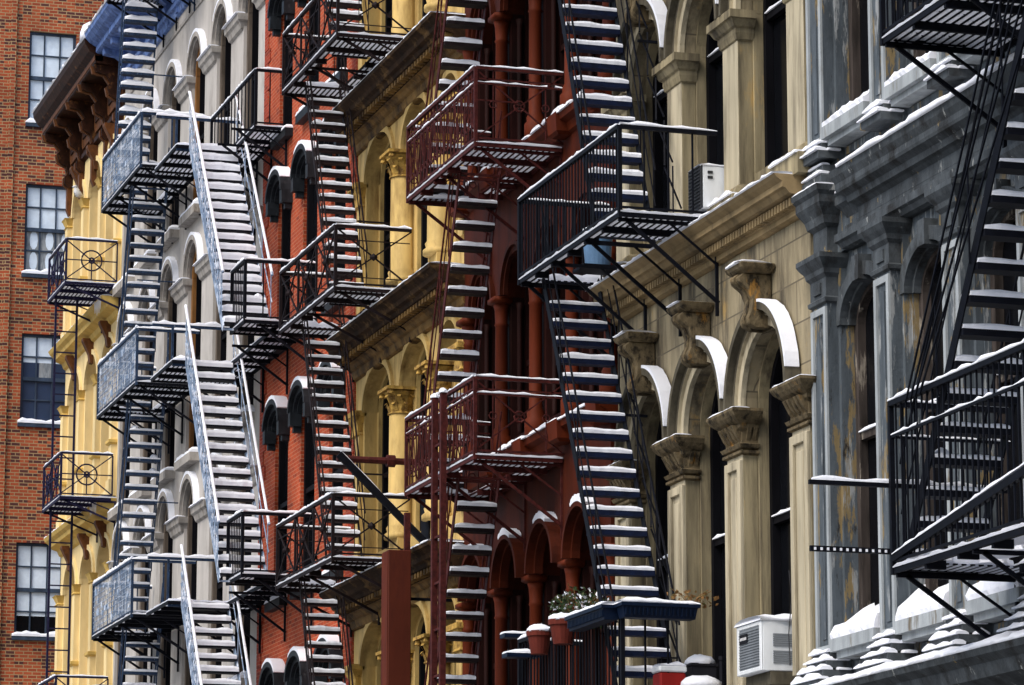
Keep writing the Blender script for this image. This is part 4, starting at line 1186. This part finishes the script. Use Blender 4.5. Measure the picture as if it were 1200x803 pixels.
# ================================================================== LOOSE THINGS
def air_conditioners():
    # upper: dark sided unit in the cream building's second arch
    t = thing('air_conditioner', 'window air conditioner with black grille jutting from upper cream arch behind railing', 'air conditioner', (-.1, 37.1, 10.93), 'window air conditioners')
    y0, y1 = 36.92, 37.34; x0, x1 = -.27, .3; z0, z1 = 10.93, 11.42
    b = MB(M['ac_white']); b.box(x0+.02, x1, y0, y1, z0, z1); b.build('casing', t, bevel=.012)
    b = MB(M['ac_dark'])
    b.box(x0, x0+.02, y0, y1, z0, z1)
    for k in range(12): b.box(x0-.012, x0, y0+.03, y1-.03, z0+.04+k*.04, z0+.055+k*.04)
    b.build('grille', t)
    b = MB(M['ac_dark']); b.box(x0+.28, x1, y0-.012, y0, z0+.02, z1-.03)
    for z in (z0+.36, z0+.42): b.box(x0+.08, x0+.14, y0-.012, y0, z-.02, z+.01)
    b.build('side_vent', t)
    b = MB(M['snow']); b.snow((x0+.0, (y0+y1)/2, z1), (x1, (y0+y1)/2, z1), .44, .05, .1); b.build('snow', t, True)
    # lower: white unit at the right of the arch beside the grey building
    t = thing('air_conditioner', 'white snow capped window air conditioner beside the grey corner pilaster', 'air conditioner', (-.1, 35.3, 5.5), 'window air conditioners')
    y0, y1 = 35.05, 35.78; x0, x1 = -.33, .3; z0, z1 = 5.52, 6.05
    b = MB(M['ac_white']); b.box(x0+.015, x1, y0, y1, z0, z1)
    b.box(x0-.005, x0+.015, y0, y0+.06, z0, z1); b.box(x0-.005, x0+.015, y1-.06, y1, z0, z1); b.box(x0-.005, x0+.015, y0+.06, y1-.06, z0, z0+.05); b.box(x0-.005, x0+.015, y0+.06, y1-.06, z1-.05, z1)
    b.build('casing', t, bevel=.008)
    b = MB(M['ac_grille']); b.box(x0+.005, x0+.02, y0+.06, y1-.06, z0+.05, z1-.05)
    for k in range(14): b.box(x0-.004, x0+.005, y0+.065, y1-.065, z0+.07+k*.029, z0+.08+k*.029)
    b.build('grille', t)
    b = MB(M['black_plastic'], M['white_label']); b.box(x0-.012, x0-.004, y1-.33, y1-.1, z1-.20, z1-.10)
    for k in range(5): b.box(x0-.015, x0-.012, y1-.31+k*.04, y1-.285+k*.04, z1-.165, z1-.135, 1)
    b.build('badge', t)
    b = MB(M['ac_grille'])
    for (za, zb) in ((z0+.08, z0+.22), (z0+.26, z0+.40)):
        for k in range(6): b.box(x0+.13, x1-.02, y0-.01, y0, za+k*(zb-za)/6, za+(k+.72)*(zb-za)/6)
    b.build('side_vent', t)
    b = MB(M['snow']); b.snow((x0-.02, (y0+y1)/2, z1), (x1, (y0+y1)/2, z1), .78, .10, .1, rough=.25); b.build('snow', t, True)
    b = MB(M['black_plastic']); b.tube([(x0+.2, y0-.3, 5.55), (x0+.26, y0-.12, 5.9), (x0+.34, y0-.02, 6.3), (x0+.36, y0+.1, 6.6)], .006, 5); b.build('cable', t)
    b = MB(M['soot']); b.box(x0+.1, x1, y0, y1, z0-.14, z0-.004); b.build('support', t)
air_conditioners()

def planter(x0, x1, y0, y1, z0, z1, label):
    t = thing('planter', label, 'planter', ((x0+x1)/2, (y0+y1)/2, z0), 'blue planter troughs')
    b = MB(M['plastic_blue'])
    e = .03
    b.add([(x0+e, y0+e, z0), (x1-e, y0+e, z0), (x1-e, y1-e, z0), (x0+e, y1-e, z0), (x0, y0, z1), (x1, y0, z1), (x1, y1, z1), (x0, y1, z1)],
          [(3, 2, 1, 0), (0, 1, 5, 4), (1, 2, 6, 5), (2, 3, 7, 6), (3, 0, 4, 7), (4, 5, 6, 7)])
    b.box(x0-.015, x1+.015, y0-.015, y1+.015, z1-.035, z1+.004)
    if x1-x0 > y1-y0:
        for k in range(int((x1-x0)/.05)): b.box(x0+.03+k*.05, x0+.045+k*.05, y0-.004, y0+.02, z0+.03, z1-.05)
    else:
        for k in range(int((y1-y0)/.05)): b.box(x0-.004, x0+.02, y0+.03+k*.05, y0+.045+k*.05, z0+.03, z1-.05)
    b.build('trough', t)
    s = MB(M['snow'])
    if x1-x0 > y1-y0: s.snow((x0-.02, (y0+y1)/2, z1), (x1+.02, (y0+y1)/2, z1), (y1-y0)*1.08, .06, .1, rough=.3)
    else: s.snow(((x0+x1)/2, y0-.02, z1), ((x0+x1)/2, y1+.02, z1), (x1-x0)*1.08, .06, .1, rough=.3)
    s.build('snow', t, True)
planter(-1.3, -.42, 36.72, 36.96, 6.24, 6.4, 'blue planter trough with snow hung across the end railing of the lower landing')
planter(-1.44, -1.22, 37.0, 38.3, 6.24, 6.4, 'blue planter trough with snow hung along the street side railing above landing')

def pot(x, y, z, r, h, label):
    t = thing('flower_pot', label, 'flower pot', (x, y, z), 'red flower pots on the railing')
    b = MB(M['terracotta']); b.lathe(x, y, [(r*.7, z), (r*.97, z+h*.78), (r*1.08, z+h*.78), (r*1.1, z+h), (r*.98, z+h)], 18); b.build('pot', t, False)
    s = MB(M['snow']); s.mound(x, y, z+h-.01, r*1.08, r*1.08, .09, n=14); s.build('snow', t, True)
pot(-1.32, 39.7, 6.13, .14, .27, 'smaller red flower pot with snow hung on the lower black railing')
pot(-1.3, 38.85, 6.16, .16, .28, 'larger red flower pot heaped with snow below the evergreen plant')

def leaves(name, label, cat, cx, cy, z, n, rx, ry, h, mats, size, snowy=0, stems=6):
    t = thing(name, label, cat, (cx, cy, z))
    b = MB(*mats); st = MB(M['leaf_dry'])
    for k in range(stems):
        a = random.random()*2*PI; q = Vector((cx+rx*.8*math.cos(a), cy+ry*.8*math.sin(a), z+h*random.uniform(.6, 1)))
        st.tube([(cx, cy, z), (Vector((cx, cy, z))+q)/2+Vector((0, 0, .03)), q], .005, 4)
    for k in range(n):
        a = random.random()*2*PI; r = math.sqrt(random.random()); u = random.random()
        p = Vector((cx+rx*r*math.cos(a), cy+ry*r*math.sin(a), z+h*u*(1-.35*r)))
        d = Vector((random.gauss(0, 1), random.gauss(0, 1), random.gauss(.3, .7))).normalized()
        e = d.cross(Vector((random.random(), random.random(), random.random()))).normalized()
        L = size*random.uniform(.6, 1.3); w_ = L*.3
        m = (1 if snowy and u > .45 and random.random() < snowy else 0)
        b.add([p, p+d*L*.5+e*w_, p+d*L, p+d*L*.5-e*w_], [(0, 1, 2, 3)], m)
    b.build('foliage', t); st.build('stem', t)
leaves('evergreen_plant', 'leafy evergreen dusted with snow behind the red pots', 'plant', -1.0, 39.15, 6.4, 900, .34, .45, .5, (M['leaf'], M['snow']), .05, .22, 16)
leaves('dry_plant', 'withered brown plant standing behind the blue planter', 'plant', -.45, 36.9, 6.4, 60, .3, .12, .2, (M['leaf_dry'],), .06, 0, 9)

def snow_board(x0, x1, y0, y1, z, label):
    b = MB(M['plastic_blue'], M['snow']); b.box(x0, x1, y0, y1, z-.05, z); b.snow((x0, (y0+y1)/2, z), (x1, (y0+y1)/2, z), (y1-y0)*.98, .045, .1, 1)
    o = b.build('shelf_board', None); tag(o, label, 'board', 'snowy boards by the railing')
snow_board(-1.5, -1.1, 40.4, 40.62, 6.22, 'nearer snowy blue board laid on the lower railing left of the red pots')
snow_board(-1.35, -.9, 41.0, 41.2, 6.52, 'farther snowy blue board behind the railing left of the red pots')

def cooler():
    x0, x1, y0, y1, z = -.78, -.48, 36.98, 37.25, 5.42
    t = thing('picnic_cooler', 'red picnic cooler with white lid and snow on the lower landing', 'cooler', ((x0+x1)/2, (y0+y1)/2, z))
    b = MB(M['cooler_red']); b.box(x0, x1, y0, y1, z, z+.26); b.build('body', t, bevel=.02)
    b = MB(M['ac_white']); b.box(x0-.01, x1+.01, y0-.01, y1+.01, z+.262, z+.33); b.build('lid', t, bevel=.015)
    b = MB(M['black_plastic']); b.tube([(x0+.06, (y0+y1)/2, z+.33), (x0+.06, (y0+y1)/2, z+.43), (x1-.06, (y0+y1)/2, z+.43), (x1-.06, (y0+y1)/2, z+.33)], .012, 6); b.build('handle', t)
    b = MB(M['snow']); b.snow((x0, (y0+y1)/2, z+.33), (x1, (y0+y1)/2, z+.33), .27, .06, .06); b.build('snow', t, True)
cooler()
def crate():
    x0, x1, y0, y1, z = -.42, -.10, 36.98, 37.3, 5.42
    t = thing('storage_tub', 'black storage tub heaped with snow next to the red cooler', 'tub', ((x0+x1)/2, (y0+y1)/2, z))
    b = MB(M['black_plastic']); b.box(x0+.02, x1-.02, y0+.02, y1-.02, z, z+.34); b.box(x0, x1, y0, y1, z+.342, z+.37)
    b.lathe(x1+.03, y0, [(.025, z), (.02, z+.4), (.03, z+.41), (.03, z+.45)], 8); b.build('tub', t)
    b = MB(M['snow']); b.mound((x0+x1)/2, (y0+y1)/2, z+.365, .18, .18, .11); b.mound(x0+.1, y0-.02, z+.1, .25, .14, .13); b.build('snow', t, True)
crate()
def bin_():
    t = thing('storage_bin', 'blue grey plastic bin with snow lid standing on the upper cream landing', 'bin', (-.48, 40.72, 10.83))
    x, y, z = -.48, 40.0, 10.86
    t.location = (x, y, z)
    b = MB(M['bin_blue']); b.lathe(x, y, [(.15, z), (.185, z+.4), (.2, z+.4), (.2, z+.44), (.18, z+.44)], 20); b.build('bucket', t)
    b = MB(M['snow']); b.mound(x, y, z+.43, .19, .19, .08, n=14); b.build('snow', t, True)
    b = MB(M['iron_navy']); b.box(x-.25, x+.25, y-.22, y+.22, z-.04, z-.003); b.build('stand', t)
bin_()

def sign():
    t = thing('sign_box', 'tall plain brown red sign box standing out from the yellow building', 'sign', (-.75, 48.2, 8.4))
    b = MB(M['sign_red']); b.box(-.93, -.6, 48., 48.36, 5.0, 8.46); b.build('panel', t, bevel=.01)
    b = MB(M['oxide_bright']); b.box(-.938, -.932, 48.02, 48.34, 5.0, 8.44); b.build('lit_side', t)  # lighter sheet over the box's street side, its light put into the colour
    b = MB(M['iron_brown']); b.box(-.68, -.6, 48.05, 48.12, 8.463, 9.0); b.build('post', t)
    b = MB(M['iron_navy'])
    for z in (6.2, 7.8): b.bar((-.6, 48.2, z), (.05, 48.2, z), .04, .04)
    b.build('wall_arm', t)
    t = thing('flagpole_bracket', 'dark steel bracket arm with slanting snowy brace fixed to the yellow building', 'bracket', (0, 49.2, 9.3))
    b = MB(M['iron_navy'], M['snow']); b.bar((-1.36, 49.2, 9.98), (-.06, 49.2, 8.74), .07, .10); b.snow((-1.33, 49.2, 10.02), (-.1, 49.2, 8.83), .06, .025, .12, 1); b.build('brace', t)
    b = MB(M['iron_brown']); b.tube([(-1.36, 49.3, 9.93), (-.1, 49.3, 9.93)], .05, 8); b.tube([(-.62, 49.3, 9.93), (-.5, 49.3, 9.93)], .09, 8); b.build('arm', t)
    b = MB(M['iron_navy']); b.box(-.06, .02, 49.05, 49.45, 8.6, 10.1); b.build('wall_plate', t)
sign()

def pigeon():
    b = MB(M['feather'])
    x, y, z = -.2, 77.97, 20.34
    b.tube([(x+.1, y, z+.08), (x+.04, y, z+.1), (x-.03, y, z+.13), (x-.07, y, z+.2), (x-.08, y, z+.26), (x-.1, y, z+.3), (x-.14, y, z+.295), (x-.17, y, z+.285)], [.012, .05, .085, .075, .05, .05, .03, .006], 10)
    o = b.build('pigeon', None, True); tag(o, 'small grey and white pigeon perched on a pale yellow ledge under the brown cornice', 'pigeon')
    return o
pigeon()
# ------------------------------------------------------------------ ground
g = MB(M['ground']); g.box(-400, 400, -300, 600, -.4, -.02); structure(g.build('ground'))
g = MB(M['asphalt']); g.box(-11.4, -3.6, -60, 200, -.02, .0); structure(g.build('road'))
g = MB(M['pavement']); g.box(-3.6, .05, 10, 80.4, -.02, .14); structure(g.build('pavement'))
g = MB(M['pavement']); g.box(-16.5, -11.4, -60, 80.4, -.02, .13); structure(g.build('pavement'))

# ------------------------------------------------------------------ camera
F, PITCH, YAW = 4187/1200*36, math.atan(819/4187), None
YAW = math.atan(1300/4187*math.cos(PITCH))
cam = bpy.data.cameras.new('camera'); cam.lens = F; cam.sensor_width = 36; cam.clip_end = 2000; cam.clip_start = .5
co = bpy.data.objects.new('camera', cam); C.objects.link(co)
co.location = (-13.75, 0, 1.7); co.rotation_euler = (PI/2+PITCH, 0, -YAW)
bpy.context.scene.camera = co

# ------------------------------------------------------------------ light: bright overcast winter day
sc = bpy.context.scene
wd = bpy.data.worlds.new('World'); sc.world = wd; wd.use_nodes = True
nt = wd.node_tree; sky = nt.nodes.new('ShaderNodeTexSky'); sky.sky_type = 'NISHITA'; sky.sun_disc = False
EL, AZ = R(50), R(-118)        # towards the sun: azimuth measured from +y, negative towards -x
sky.sun_elevation = EL; sky.sun_rotation = AZ
sky.air_density = 1.; sky.dust_density = 3.; sky.ozone_density = 1.
bg = nt.nodes['Background']; bg.inputs['Strength'].default_value = .10
nt.links.new(sky.outputs[0], bg.inputs['Color'])
sl = bpy.data.lights.new('sun', 'SUN'); sl.energy = 1.5; sl.angle = R(40); sl.color = (1., .96, .9)
so = bpy.data.objects.new('sun', sl); C.objects.link(so)
d = Vector((math.sin(AZ)*math.cos(EL), math.cos(AZ)*math.cos(EL), math.sin(EL)))
so.rotation_euler = d.to_track_quat('Z', 'Y').to_euler(); so.location = (-20, 40, 60)
sc.view_settings.view_transform = 'Standard'; sc.view_settings.look = 'None'
sc.view_settings.exposure = .98; sc.view_settings.gamma = 1.
